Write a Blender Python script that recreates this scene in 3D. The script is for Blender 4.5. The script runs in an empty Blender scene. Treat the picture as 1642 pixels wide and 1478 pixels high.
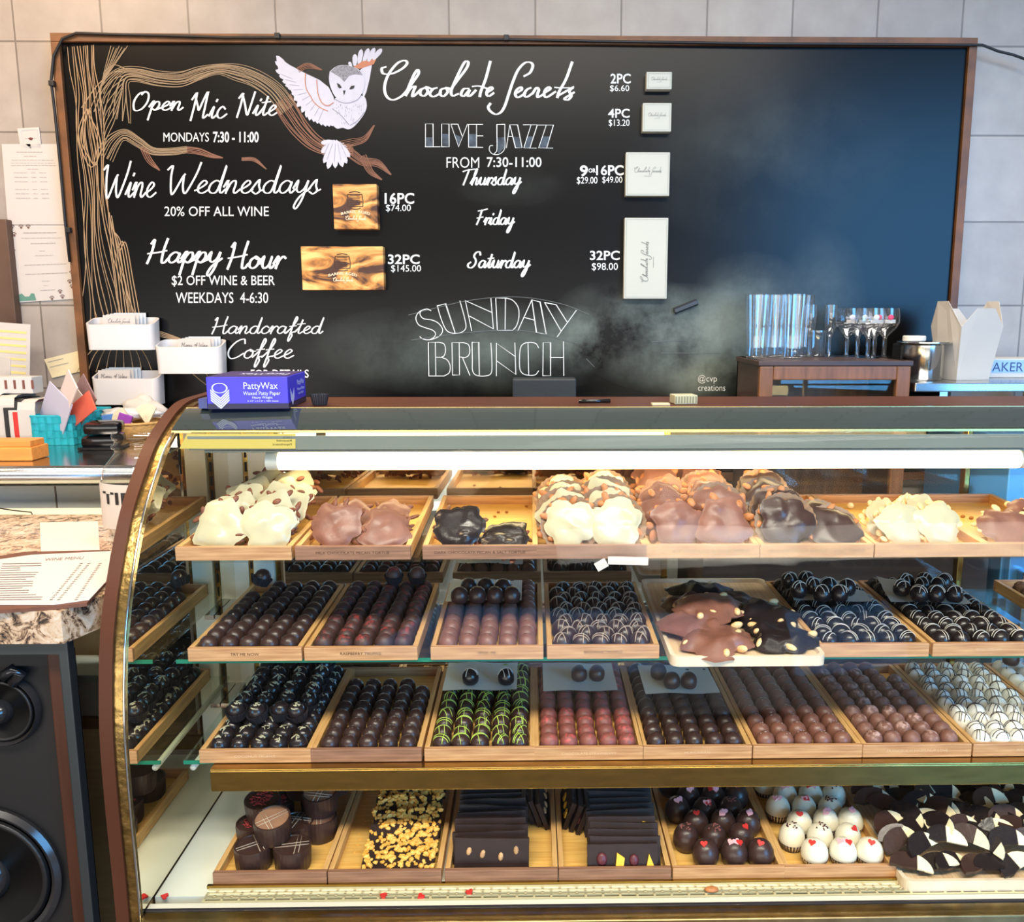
import bpy, bmesh, math, random, zlib
from mathutils import Vector, Matrix, geometry
R = math.radians
random.seed(7)
S = bpy.context.scene
COL = S.collection

# ---------------------------------------------------------------- camera
F, PX, PY, ZC = 1400.0, 878.0, 739.0, 1.45
PITCH, YAW = R(9.5), R(1.0)
cam = bpy.data.objects.new('camera', bpy.data.cameras.new('camera'))
COL.objects.link(cam)
cam.location = (0, 0, ZC)
cam.rotation_euler = (R(90) - PITCH, 0, -YAW)
cam.data.sensor_fit = 'HORIZONTAL'
cam.data.sensor_width = 36.0
cam.data.lens = F / 1642 * 36.0
cam.data.shift_x = (821 - PX) / 1642
cam.data.clip_start = 0.02
S.camera = cam
FWD = Vector((math.sin(YAW) * math.cos(PITCH), math.cos(YAW) * math.cos(PITCH), -math.sin(PITCH)))
RGT = Vector((math.cos(YAW), -math.sin(YAW), 0))
UPV = RGT.cross(FWD)
CAMP = Vector((0, 0, ZC))
def ray(x, y): return FWD + RGT * ((x - PX) / F) - UPV * ((y - PY) / F)
def aty(x, y, Y): r = ray(x, y); return CAMP + r * (Y / r.y)
def atz(x, y, Z): r = ray(x, y); return CAMP + r * ((Z - ZC) / r.z)

# ---------------------------------------------------------------- world, lamps, exposure
S.view_settings.view_transform = 'Standard'
S.view_settings.look = 'None'
S.view_settings.exposure = 0.5
S.view_settings.gamma = 1.0
S.view_settings.use_curve_mapping = False
S.cycles.transparent_max_bounces = 24
S.cycles.max_bounces = 12
W = bpy.data.worlds.new('world'); S.world = W; W.use_nodes = True
bg = W.node_tree.nodes['Background']
bg.inputs[0].default_value = (1.0, 0.95, 0.9, 1); bg.inputs[1].default_value = 0.22
def area(name, loc, target, sx, sy, power, col, spread=180):
    l = bpy.data.lights.new(name, 'AREA'); l.shape = 'RECTANGLE'; l.size = sx; l.size_y = sy
    l.energy = power; l.color = col; l.spread = R(spread)
    o = bpy.data.objects.new(name, l); COL.objects.link(o); o.location = loc
    o.rotation_euler = (Vector(target) - Vector(loc)).to_track_quat('-Z', 'Y').to_euler()
    return o
area('window_daylight', (3.4, -3.0, 2.0), (0.8, 2.4, 1.6), 2.6, 2.4, 180, (0.12, 0.47, 1.0))
area('shop_window_daylight', (-0.8, -3.4, 0.75), (0.1, 1.4, 0.9), 6.0, 1.6, 70, (1.0, 0.96, 0.9))  # added low fill light behind the camera, brightens the case shelves
area('ceiling_lamp_panel', (0.3, 1.0, 3.3), (0.3, 1.3, 0), 2.0, 0.5, 9, (1.0, 0.93, 0.82))
area('customer_side_lamps', (0.0, -0.35, 3.0), (0.1, 1.30, 0.75), 3.0, 0.4, 30, (1.0, 0.93, 0.82), 100)  # added fill light above the customer side, brightens the sweets in the case
area('aisle_lamp', (0.3, 1.93, 3.0), (0.3, 1.93, 0), 2.4, 0.2, 6, (1.0, 0.94, 0.84), 70)  # added fill light over the aisle, brightens things behind the case
area('counter_lamp_warm', (-1.45, 1.65, 2.7), (-1.1, 1.9, 0.9), 0.5, 0.5, 15, (1.0, 0.68, 0.40))

# ---------------------------------------------------------------- materials
MATS = {}
def _nodes(name):
    m = bpy.data.materials.new(name); m.use_nodes = True
    nt = m.node_tree; return m, nt, nt.nodes['Principled BSDF']
def lin(c): return tuple((v / 12.92 if v <= .04045 else ((v + .055) / 1.055) ** 2.4) for v in c)
def rgb(r, g, b): return lin((r / 255, g / 255, b / 255))
def mat(name, col, rough=.5, metal=0., var=0., scale=20., stretch=(1, 1, 1), bump=0., bscale=None, spec=.5, col2=None, emit=None, alpha=None, coat=0., detail=4.):
    if name in MATS: return MATS[name]
    m, nt, b = _nodes(name)
    b.inputs['Base Color'].default_value = (*col, 1)
    b.inputs['Roughness'].default_value = rough; b.inputs['Metallic'].default_value = metal
    b.inputs['Specular IOR Level'].default_value = spec
    if coat: b.inputs['Coat Weight'].default_value = coat; b.inputs['Coat Roughness'].default_value = .08
    if emit: b.inputs['Emission Color'].default_value = (*emit[0], 1); b.inputs['Emission Strength'].default_value = emit[1]
    if var or bump or col2:
        tc = nt.nodes.new('ShaderNodeTexCoord'); mp = nt.nodes.new('ShaderNodeMapping')
        mp.inputs['Scale'].default_value = stretch
        nt.links.new(tc.outputs['Object'], mp.inputs[0])
        no = nt.nodes.new('ShaderNodeTexNoise'); no.inputs['Scale'].default_value = scale; no.inputs['Detail'].default_value = detail
        nt.links.new(mp.outputs[0], no.inputs['Vector'])
        if var or col2:
            cr = nt.nodes.new('ShaderNodeValToRGB')
            c2 = col2 or tuple(min(1, c * (1 + var)) for c in col)
            c1 = col if col2 else tuple(c * (1 - var) for c in col)
            cr.color_ramp.elements[0].color = (*c1, 1); cr.color_ramp.elements[1].color = (*c2, 1)
            cr.color_ramp.elements[0].position = .32; cr.color_ramp.elements[1].position = .68
            nt.links.new(no.outputs[0], cr.inputs[0]); nt.links.new(cr.outputs[0], b.inputs['Base Color'])
        if bump:
            n2 = no
            if bscale:
                n2 = nt.nodes.new('ShaderNodeTexNoise'); n2.inputs['Scale'].default_value = bscale
                nt.links.new(mp.outputs[0], n2.inputs['Vector'])
            bp = nt.nodes.new('ShaderNodeBump'); bp.inputs['Strength'].default_value = bump; bp.inputs['Distance'].default_value = .004
            nt.links.new(n2.outputs[0], bp.inputs['Height']); nt.links.new(bp.outputs[0], b.inputs['Normal'])
    MATS[name] = m; return m
def thin_glass(name, tint, k=1.0, base=0.0, rough=0.0):
    """thin pane: Fresnel mix of clear transmission and mirror reflection"""
    m, nt, b = _nodes(name); nt.nodes.remove(b)
    out = nt.nodes['Material Output']
    tr = nt.nodes.new('ShaderNodeBsdfTransparent'); tr.inputs[0].default_value = (*tint, 1)
    gl = nt.nodes.new('ShaderNodeBsdfGlossy'); gl.inputs['Roughness'].default_value = rough
    lw = nt.nodes.new('ShaderNodeLayerWeight'); lw.inputs[0].default_value = .5
    pw = nt.nodes.new('ShaderNodeMath'); pw.operation = 'POWER'; pw.inputs[1].default_value = 4.5
    nt.links.new(lw.outputs['Facing'], pw.inputs[0])
    ma = nt.nodes.new('ShaderNodeMath'); ma.operation = 'MULTIPLY_ADD'; ma.use_clamp = True
    ma.inputs[1].default_value = .96 * k; ma.inputs[2].default_value = .04 * k + base
    nt.links.new(pw.outputs[0], ma.inputs[0])
    mx = nt.nodes.new('ShaderNodeMixShader')
    nt.links.new(ma.outputs[0], mx.inputs[0]); nt.links.new(tr.outputs[0], mx.inputs[1]); nt.links.new(gl.outputs[0], mx.inputs[2])
    nt.links.new(mx.outputs[0], out.inputs[0]); MATS[name] = m; return m
def bamboo(name, c1, c2, axis):
    st = {'x': (3, 60, 60), 'y': (60, 3, 60)}[axis]
    return mat(name, c1, .42, col2=c2, scale=4., stretch=st, bump=.06)
BAM_X = bamboo('bamboo_lengthwise', rgb(168, 119, 79), rgb(208, 161, 115), 'x')
BAM_Y = bamboo('bamboo_side', rgb(196, 146, 88), rgb(232, 186, 120), 'y')
BAM_B = bamboo('bamboo_base', rgb(222, 168, 86), rgb(240, 196, 112), 'x')
WALNUT = bamboo('bamboo_brown', rgb(122, 86, 66), rgb(160, 116, 92), 'x')
DARK = mat('dark_chocolate', rgb(60, 40, 36), .33, var=.18, scale=60, bump=.12, bscale=120)
BLACKCH = mat('black_chocolate', rgb(36, 29, 31), .24, var=.15, scale=60, bump=.1, bscale=120)
MILK = mat('milk_chocolate', rgb(128, 84, 70), .38, var=.12, scale=60, bump=.12, bscale=120)
WARMDARK = mat('warm_dark_chocolate', rgb(82, 54, 47), .36, var=.15, scale=60, bump=.12, bscale=120)
WHITECH = mat('white_chocolate', rgb(188, 180, 148), .3, var=.04, scale=40, bump=.1, bscale=90)
COOLWHITE = mat('cool_white_chocolate', rgb(240, 240, 232), .3, var=.04, scale=40, bump=.1, bscale=90)
def dusted(name, base, dust, lo, hi):
    """powder sprinkled on the top of the sweet: follows the object's own height"""
    m, nt, b = _nodes(name); b.inputs['Roughness'].default_value = .5
    tc = nt.nodes.new('ShaderNodeTexCoord'); sp = nt.nodes.new('ShaderNodeSeparateXYZ')
    nt.links.new(tc.outputs['Object'], sp.inputs[0])
    oi = nt.nodes.new('ShaderNodeObjectInfo')
    no = nt.nodes.new('ShaderNodeTexNoise'); no.inputs['Scale'].default_value = 160; no.noise_dimensions = '4D'
    nt.links.new(tc.outputs['Object'], no.inputs['Vector']); nt.links.new(oi.outputs['Random'], no.inputs['W'])
    mr = nt.nodes.new('ShaderNodeMapRange'); mr.inputs[1].default_value = lo; mr.inputs[2].default_value = hi
    nt.links.new(sp.outputs[2], mr.inputs[0])
    ad = nt.nodes.new('ShaderNodeMath'); ad.operation = 'MULTIPLY_ADD'; ad.inputs[1].default_value = 1.6; ad.inputs[2].default_value = -.75
    nt.links.new(no.outputs[0], ad.inputs[0])
    ad2 = nt.nodes.new('ShaderNodeMath'); ad2.operation = 'MULTIPLY'; ad2.use_clamp = True
    rr = nt.nodes.new('ShaderNodeMath'); rr.operation = 'MULTIPLY_ADD'; rr.inputs[1].default_value = 5.; rr.inputs[2].default_value = .4
    nt.links.new(oi.outputs['Random'], rr.inputs[0])
    m3 = nt.nodes.new('ShaderNodeMath'); m3.operation = 'MULTIPLY'
    nt.links.new(ad.outputs[0], m3.inputs[0]); nt.links.new(rr.outputs[0], m3.inputs[1])
    nt.links.new(m3.outputs[0], ad2.inputs[0]); nt.links.new(mr.outputs[0], ad2.inputs[1])
    mx = nt.nodes.new('ShaderNodeMixRGB'); mx.inputs[1].default_value = (*base, 1); mx.inputs[2].default_value = (*dust, 1)
    nt.links.new(ad2.outputs[0], mx.inputs[0]); nt.links.new(mx.outputs[0], b.inputs['Base Color'])
    MATS[name] = m; return m
REDDUST = dusted('red_dusted_dark', rgb(66, 44, 42), rgb(168, 62, 60), .019, .031)
REDMILK = dusted('red_dusted_milk', rgb(128, 74, 66), rgb(196, 84, 84), .014, .030)
GREYDUST = dusted('pale_dusted_milk', rgb(124, 84, 72), rgb(196, 160, 150), .014, .03)
WHITE = mat('white_plain', rgb(206, 202, 196), .5)
PAPER = mat('paper_white', rgb(204, 196, 188), .7)
WAX = mat('wax_paper', rgb(236, 238, 228), .45)
CUP = mat('paper_cup_black', rgb(38, 36, 42), .45)
LINER = mat('paper_cup_brown', rgb(150, 120, 95), .6, var=.1)
PECAN = mat('pecan', rgb(118, 66, 44), .5, var=.25, scale=200)
ALMOND = mat('almond', rgb(186, 118, 70), .5, var=.15, scale=150)
PEANUT = mat('peanut', rgb(236, 196, 140), .45, var=.1, scale=150)
WDRIZ = mat('drizzle_white', rgb(238, 228, 214), .4)
GDRIZ = mat('drizzle_green', rgb(186, 214, 92), .4)
DDRIZ = mat('drizzle_dark', rgb(46, 30, 28), .35)
TAN = mat('drizzle_tan', rgb(190, 170, 148), .4)
PINK = mat('sprinkle_pink', rgb(244, 178, 184), .4)
RED = mat('sprinkle_red', rgb(206, 52, 48), .4)
BURNT = mat('burnt_lettering', rgb(96, 66, 46), .7)
PALEINK = mat('pale_lettering', rgb(222, 188, 150), .6)

# ---------------------------------------------------------------- mesh helpers
class MB:
    def __init__(s): s.v = []; s.f = []
    def add(s, vs, fs):
        n = len(s.v); s.v += [tuple(p) for p in vs]; s.f += [tuple(i + n for i in f) for f in fs]; return s
    def box(s, x0, x1, y0, y1, z0, z1, M=None, bev=0.):
        bm = bmesh.new(); bmesh.ops.create_cube(bm, size=1)
        for v in bm.verts:
            v.co = ((x0 + x1) / 2 + v.co.x * (x1 - x0), (y0 + y1) / 2 + v.co.y * (y1 - y0), (z0 + z1) / 2 + v.co.z * (z1 - z0))
        if bev: bmesh.ops.bevel(bm, geom=bm.edges[:], offset=bev, segments=2, affect='EDGES', profile=.6)
        return s.bm(bm, M)
    def bm(s, bm, M=None):
        bm.verts.index_update()
        vs = [(M @ v.co if M else v.co.copy()) for v in bm.verts]
        s.add(vs, [[v.index for v in f.verts] for f in bm.faces]); bm.free(); return s
    def lathe(s, prof, n=24, c=(0, 0, 0), rf=None, M=None, closed=False, cap=True):
        vs = []; fs = []
        for (r, z) in prof:
            for k in range(n):
                a = 2 * math.pi * k / n; q = r * (rf(a, z) if rf else 1)
                p = Vector((c[0] + q * math.cos(a), c[1] + q * math.sin(a), c[2] + z))
                vs.append(M @ p if M else p)
        m = len(prof)
        for i in range(m - 1 + (1 if closed else 0)):
            for k in range(n):
                a, b2 = i * n + k, i * n + (k + 1) % n; j = (i + 1) % m
                fs.append((a, b2, j * n + (k + 1) % n, j * n + k))
        if not closed:
            fs.append(tuple(reversed(range(n))))
            if cap: fs.append(tuple((m - 1) * n + k for k in range(n)))
        return s.add(vs, fs)
    def tube(s, pts, r, n=6, M=None):
        P = [Vector(p) for p in pts]
        if len(P) < 2: return s
        rs = r if isinstance(r, (list, tuple)) else [r] * len(P)
        vs = []; fs = []; up = None
        for i, p in enumerate(P):
            t = (P[min(i + 1, len(P) - 1)] - P[max(i - 1, 0)])
            t = t.normalized() if t.length > 1e-9 else Vector((1, 0, 0))
            if up is None: up = t.orthogonal().normalized()
            up = (up - t * up.dot(t)); up = up.normalized() if up.length > 1e-6 else t.orthogonal().normalized()
            sd = t.cross(up)
            for k in range(n):
                a = 2 * math.pi * k / n
                q = p + (up * math.cos(a) + sd * math.sin(a)) * rs[i]
                vs.append(M @ q if M else q)
        for i in range(len(P) - 1):
            for k in range(n): fs.append((i * n + k, i * n + (k + 1) % n, (i + 1) * n + (k + 1) % n, (i + 1) * n + k))
        fs.append(tuple(reversed(range(n)))); fs.append(tuple((len(P) - 1) * n + k for k in range(n)))
        return s.add(vs, fs)
    def ell(s, c, rx, ry, rz, M=None, nu=10, nv=6, point=0.):
        vs = []; fs = []
        for i in range(nv + 1):
            ph = math.pi * i / nv
            for k in range(nu):
                a = 2 * math.pi * k / nu
                x, y, z = math.sin(ph) * math.cos(a), math.sin(ph) * math.sin(a), math.cos(ph)
                q = 1 - point * max(0, z) if point else 1
                p = Vector((rx * x * q, ry * y * q, rz * z))
                if M: p = M @ p
                vs.append(p + Vector(c))
        for i in range(nv):
            for k in range(nu): fs.append((i * nu + k, (i + 1) * nu + k, (i + 1) * nu + (k + 1) % nu, i * nu + (k + 1) % nu))
        return s.add(vs, fs)
    def prism(s, poly, d, M=None):
        """2-D outline (x,y) extruded from z=0 to z=d"""
        n = len(poly)
        vs = [Vector((p[0], p[1], 0)) for p in poly] + [Vector((p[0], p[1], d)) for p in poly]
        if M: vs = [M @ v for v in vs]
        tri = geometry.tessellate_polygon([[Vector((p[0], p[1], 0)) for p in poly]])
        fs = [tuple(reversed(t)) for t in tri] + [tuple(i + n for i in t) for t in tri]
        fs += [(i, (i + 1) % n, (i + 1) % n + n, i + n) for i in range(n)]
        return s.add(vs, fs)
    def mesh(s, name, m, smooth=False):
        me = bpy.data.meshes.new(name); me.from_pydata(s.v, [], s.f); me.validate()
        bm = bmesh.new(); bm.from_mesh(me); bmesh.ops.recalc_face_normals(bm, faces=bm.faces[:]); bm.to_mesh(me); bm.free()
        if m: me.materials.append(m)
        if smooth:
            if smooth is True: me.polygons.foreach_set('use_smooth', [True] * len(me.polygons))
            else:
                me.polygons.foreach_set('use_smooth', [True] * len(me.polygons)); me.set_sharp_from_angle(angle=R(smooth))
        return me
    def build(s, name, m, parent=None, smooth=False):
        return link(name, s.mesh(name, m, smooth), parent)
def link(name, me, parent=None, M=None):
    o = bpy.data.objects.new(name, me); COL.objects.link(o)
    if parent: o.parent = parent
    if M is not None: o.matrix_world = M
    return o
def tag(o, label=None, cat=None, group=None, kind=None):
    if label: o['label'] = label
    if cat: o['category'] = cat
    if group: o['group'] = group
    if kind: o['kind'] = kind
    return o
def thing(name, label, cat, loc=(0, 0, 0), rz=0, group=None):
    o = bpy.data.objects.new(name, None); COL.objects.link(o); o.empty_display_size = .05
    o.location = loc; o.rotation_euler = (0, 0, rz)
    return tag(o, label, cat, group)
def struct(o): o['kind'] = 'structure'; return o
def spawn(spec, M, label, cat, group=None):
    """spec = (name, mesh, [(part name, mesh), ...]); mesh data is shared between repeats"""
    o = link(spec[0], spec[1], None, M); tag(o, label, cat, group)
    for (pn, pm) in spec[2]: link(pn, pm, o)
    return o
def T(x, y, z): return Matrix.Translation((x, y, z))
def RX(a): return Matrix.Rotation(R(a), 4, 'X')
def RY(a): return Matrix.Rotation(R(a), 4, 'Y')
def RZ(a): return Matrix.Rotation(R(a), 4, 'Z')
def SC(a, b=None, c=None): return Matrix.Diagonal((a, b if b else a, c if c else a, 1))
ORD = ['first', 'second', 'third', 'fourth', 'fifth', 'sixth', 'seventh', 'eighth', 'ninth', 'tenth', 'eleventh', 'twelfth', 'thirteenth', 'fourteenth', 'fifteenth', 'sixteenth', 'seventeenth', 'eighteenth', 'nineteenth', 'twentieth']
def catmull(pts, n=6):
    P = [Vector((p[0], p[1])) for p in pts]
    if len(P) < 3: return P
    o = []; Q = [P[0] * 2 - P[1]] + P + [P[-1] * 2 - P[-2]]
    for i in range(1, len(Q) - 2):
        a, b, c, d = Q[i - 1:i + 3]
        for k in range(n):
            t = k / n
            o.append(.5 * ((2 * b) + (c - a) * t + (2 * a - 5 * b + 4 * c - d) * t * t + (3 * b - a - 3 * c + d) * t ** 3))
    o.append(P[-1]); return o
def rrect(w, d, r, n=6):
    pts = []
    for cx, cy, a0 in ((w - r, r, -90), (w - r, d - r, 0), (r, d - r, 90), (r, r, 180)):
        for k in range(n + 1): a = R(a0 + 90 * k / n); pts.append((cx + r * math.cos(a), cy + r * math.sin(a)))
    return pts
_LAY = [0]
def ribbon(mb, pts, w, fn, cal=0.):
    """flat paint stroke along 2-D points; fn maps 2-D to 3-D; cal thickens upright strokes like a brush"""
    P = [Vector((p[0], p[1])) for p in pts]
    P = [p for i, p in enumerate(P) if i == 0 or (p - P[i - 1]).length > 1e-6]
    if len(P) < 2: return
    vs = []; N = len(P)
    for i in range(N):
        d = (P[min(i + 1, N - 1)] - P[max(i - 1, 0)]).normalized()
        ww = (w[i] if isinstance(w, list) else w) * (1 - cal + 2 * cal * abs(d.y)) * .5
        nrm = Vector((-d.y, d.x))
        if 0 < i < N - 1:
            d1 = (P[i] - P[i - 1]).normalized(); c = abs(d1.dot(d)); ww /= max(.6, c)
        e = d * (-ww * .7 if i == 0 else ww * .7 if i == N - 1 else 0)
        _LAY[0] = (_LAY[0] + 1) % 220; dy = Vector((0, _LAY[0] * -2e-6, 0))
        vs += [Vector(fn(*(P[i] + e + nrm * ww))) + dy, Vector(fn(*(P[i] + e - nrm * ww))) + dy]
    mb.add(vs, [(2 * i, 2 * i + 1, 2 * i + 3, 2 * i + 2) for i in range(N - 1)])
_TXT = {}
def text2d(s, bold=0., shear=0.):
    """letter shapes from Blender's own built-in font, as 2-D verts scaled to a unit box, y up"""
    k = (s, bold, shear)
    if k in _TXT: return _TXT[k]
    c = bpy.data.curves.new('t', 'FONT'); c.body = s; c.size = 1; c.offset = bold; c.shear = shear; c.resolution_u = 3
    o = bpy.data.objects.new('t', c); COL.objects.link(o)
    dg = bpy.context.evaluated_depsgraph_get(); me = bpy.data.meshes.new_from_object(o.evaluated_get(dg))
    vs = [v.co.copy() for v in me.vertices]; fs = [tuple(p.vertices) for p in me.polygons]
    bpy.data.objects.remove(o); bpy.data.curves.remove(c); bpy.data.meshes.remove(me)
    x0 = min(v.x for v in vs); x1 = max(v.x for v in vs); y0 = min(v.y for v in vs); y1 = max(v.y for v in vs)
    r = ([((v.x - x0) / (x1 - x0), (v.y - y0) / (y1 - y0)) for v in vs], fs, (x1 - x0) / (y1 - y0)); _TXT[k] = r; return r
def text_on(mb, s, fn, bold=0., shear=0.):
    """fn maps unit box (u right, v up) to 3-D"""
    vs, fs, _ = text2d(s, bold, shear); mb.add([fn(u, v) for u, v in vs], fs)

# ---------------------------------------------------------------- room
def tile_mat():
    m, nt, b = _nodes('wall_tile')
    tc = nt.nodes.new('ShaderNodeTexCoord'); mp = nt.nodes.new('ShaderNodeMapping'); mp.inputs['Rotation'].default_value = (R(-90), 0, 0)
    mp.inputs['Location'].default_value = (TX, -TZ, 0)
    nt.links.new(tc.outputs['Object'], mp.inputs[0])
    br = nt.nodes.new('ShaderNodeTexBrick'); br.offset = 0; br.inputs['Scale'].default_value = 1
    br.inputs['Brick Width'].default_value = .232; br.inputs['Row Height'].default_value = .232; br.inputs['Mortar Size'].default_value = .0028
    br.inputs['Mortar Smooth'].default_value = .3
    br.inputs['Color1'].default_value = (*rgb(176, 164, 152), 1); br.inputs['Color2'].default_value = (*rgb(160, 149, 138), 1); br.inputs['Mortar'].default_value = (*rgb(122, 112, 102), 1)
    nt.links.new(mp.outputs[0], br.inputs['Vector'])
    no = nt.nodes.new('ShaderNodeTexNoise'); no.inputs['Scale'].default_value = 14; no.inputs['Detail'].default_value = 6
    nt.links.new(tc.outputs['Object'], no.inputs['Vector'])
    mx = nt.nodes.new('ShaderNodeMixRGB'); mx.blend_type = 'SOFT_LIGHT'; mx.inputs[0].default_value = .35
    nt.links.new(br.outputs[0], mx.inputs[1]); nt.links.new(no.outputs[0], mx.inputs[2]); nt.links.new(mx.outputs[0], b.inputs['Base Color'])
    bp = nt.nodes.new('ShaderNodeBump'); bp.inputs['Strength'].default_value = .3; bp.inputs['Distance'].default_value = .003
    nt.links.new(br.outputs['Fac'], bp.inputs['Height']); bp.invert = True
    nt.links.new(bp.outputs[0], b.inputs['Normal']); b.inputs['Roughness'].default_value = .38
    return m
YW, YB = 2.515, 2.48
p = aty(302, 30, YW); TX = -(p.x % .232); TZ = aty(60, 353, YW).z % .232
struct(MB().box(-2.6, 2.6, YW, YW + .1, 0, 3.2).build('wall_back', tile_mat()))
struct(MB().box(-2.6, 2.6, -.6, YW, -.05, 0).build('floor', mat('floor_tile', rgb(104, 88, 76), .4, var=.12, scale=6)))
# ---------------------------------------------------------------- display case
BRASS = mat('brass', rgb(170, 140, 78), .18, 1.0, var=.12, scale=25, stretch=(1, 4, 4), bump=.05)
BRASSWORN = mat('brass_worn', rgb(160, 132, 80), .3, 1.0, var=.4, scale=60, bump=.25, bscale=90)
CHROME = mat('chrome', rgb(215, 215, 215), .08, 1.0)
STEEL = mat('stainless_steel', rgb(186, 188, 190), .22, 1.0, var=.06, scale=3, stretch=(1, 60, 60))
LAMI = mat('brown_laminate', rgb(80, 44, 28), .45, spec=.2, var=.14, scale=8, stretch=(1, 1, .2))
MIRROR = mat('mirror', rgb(240, 233, 214), .012, 1.0)
FGLASS = thin_glass('front_glass', (.985, .99, .975), .12)
SGLASS = thin_glass('shelf_glass', (.93, .97, .94), 1.0)
SEDGE = mat('glass_edge_green', rgb(34, 128, 100), .12, spec=.8)
DGLASS = thin_glass('clear_door_glass', (.94, .96, .95), .7, .0)
MDOOR = thin_glass('mirrored_door_glass', (.45, .45, .42), .6, .70)
WHITEMETAL = mat('white_enamel', rgb(226, 222, 206), .35, var=.03, scale=8)
PROF = [(1.635, 1.309), (1.51, 1.306), (1.46, 1.297), (1.42, 1.283), (1.357, 1.252), (1.306, 1.21), (1.263, 1.168), (1.232, 1.124), (1.2, 1.07), (1.176, 1.015), (1.164, .97), (1.153, .91), (1.147, .847), (1.146, .76), (1.148, .653), (1.148, .585)]
def profile(yz, n=5): return catmull(yz, n)
XL, XLI, XR = -.605, -.571, 1.22
case = thing('display_case', 'curved glass chocolate display case with brass trim and brown end panel', 'display case', (0, 1.4, 0))
def cpart(mb, name, m, parent=case, smooth=False):
    o = mb.build(name, m, None, smooth); o.parent = parent
    if parent is case: o.matrix_parent_inverse = Matrix.Translation((0, -1.4, 0))
    return o
def sheet_x(mb, yz, x0, x1, th):
    """pane running along x whose section is the (y,z) line yz, th thick inward"""
    n = len(yz); vs = []
    for i, p in enumerate(yz):
        d = (yz[min(i + 1, n - 1)] - yz[max(i - 1, 0)]).normalized(); nr = Vector((-d.y, d.x)) * th
        for x in (x0, x1): vs += [(x, p.x, p.y), (x, p.x - nr.x, p.y - nr.y)]
    fs = []
    for i in range(n - 1):
        a, b = 4 * i, 4 * i + 4
        fs += [(a, a + 2, b + 2, b), (a + 1, b + 1, b + 3, a + 3), (a, b, b + 1, a + 1), (a + 2, a + 3, b + 3, b + 2)]
    fs += [(0, 1, 3, 2), (4 * n - 4, 4 * n - 2, 4 * n - 1, 4 * n - 3)]
    return mb.add(vs, fs)
def endpoly(extra=0.):
    P = profile(PROF)
    return [(p.x, p.y) for p in P] + [(1.148, .06), (1.635, .06)]
def slab(x0, x1, poly):
    M = Matrix(((0, 0, 1, x0), (1, 0, 0, 0), (0, 1, 0, 0), (0, 0, 0, 1)))
    return MB().prism(poly, x1 - x0, M)
ep = cpart(slab(XL, XL + .0185, endpoly()), 'end_panel', LAMI)
cpart(slab(XL + .0187, XLI - .002, [(y + .004, z - .004) for y, z in endpoly()]), 'brass_edge', BRASSWORN)
mirpoly = [(y + .012, z - .010) for y, z in endpoly()[:-2]] + [(1.156, .59), (1.63, .59)]
cpart(slab(XLI - .0018, XLI, mirpoly), 'mirror_panel', MIRROR)
P = [q for q in profile(PROF)]
SEAM = [q for q in P if q.x < 1.385]
TOP = [q for q in P if 1.375 <= q.x <= 1.448]
g = MB(); sheet_x(g, SEAM, XLI + .001, XR - .002, .005)
cpart(g, 'front_glass', FGLASS, smooth=True)
g = MB(); sheet_x(g, TOP, XLI + .001, XR - .002, .006)
cpart(g, 'top_glass', mat('top_glass_dark', rgb(46, 54, 50), .04, spec=.9, coat=.6))
g = MB()
for (yy, zz, w) in ((1.449, 1.296, .004), (1.383, 1.2665, .003)): g.box(XLI, XR, yy - w, yy + w, zz - .001, zz + .003)
cpart(g, 'top_trim', mat('brass_bright', rgb(226, 196, 128), .2, 1.0))
cpart(MB().box(XLI + .0, XR, 1.452, 1.636, 1.285, 1.2985, bev=.002), 'top_board', LAMI)
# chrome bead down the left edge of the curved pane
cpart(MB().tube([(XLI + .002, q.x - .002, q.y) for q in SEAM], .0018), 'edge_bead', CHROME, smooth=True)
cpart(slab(XR, XR + .03, endpoly()), 'end_panel', LAMI)
# lamp hood and tube
ty, tz = 1.455, aty(1000, 737, 1.455).z
hz = aty(1000, 719, 1.376).z
g = MB(); sheet_x(g, [Vector((1.372, 1.262)), Vector((1.376, hz))], aty(300, 700, 1.37).x, XR - .01, .002)
g.box(aty(300, 700, 1.37).x, XR - .01, 1.437, 1.475, tz + .017, tz + .020)
hood = cpart(g, 'lamp_hood', mat('hood_metal', rgb(132, 138, 128), .4, .2, var=.06, scale=5))
def hoodpt(x, y): return aty(x, y, 1.3715)
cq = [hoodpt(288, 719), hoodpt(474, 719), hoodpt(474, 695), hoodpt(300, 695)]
card = cpart(MB().add([q + Vector((0, -.0006, -.0002)) for q in cq] + cq, [(0, 1, 2, 3), (7, 6, 5, 4), (0, 4, 5, 1), (1, 5, 6, 2), (2, 6, 7, 3), (3, 7, 4, 0)]), 'yellow_card', mat('kraft_yellow', rgb(196, 176, 86), .6))  # flat card painted as the reflection of the patty paper box underside
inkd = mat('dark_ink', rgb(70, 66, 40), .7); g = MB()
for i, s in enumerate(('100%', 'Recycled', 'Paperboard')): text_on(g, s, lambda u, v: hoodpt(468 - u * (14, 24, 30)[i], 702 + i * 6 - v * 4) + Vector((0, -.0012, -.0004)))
o = g.build('card_print', inkd); o.parent = card; o.matrix_parent_inverse = Matrix.Identity(4)  # print belonging to the painted box reflection
g = MB(); x0t, x1t = aty(448, 737, ty).x, aty(1632, 740, ty).x
g.lathe([(.0148, 0), (.0158, .004), (.0158, x1t - x0t - .004), (.0148, x1t - x0t)], 20, M=T(x0t, ty, tz) @ RY(90))
tube = cpart(g, 'light_tube', mat('fluorescent_tube', (1, .95, .85), .3, emit=((1.0, .76, .38), 6.5)), smooth=40)
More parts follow.
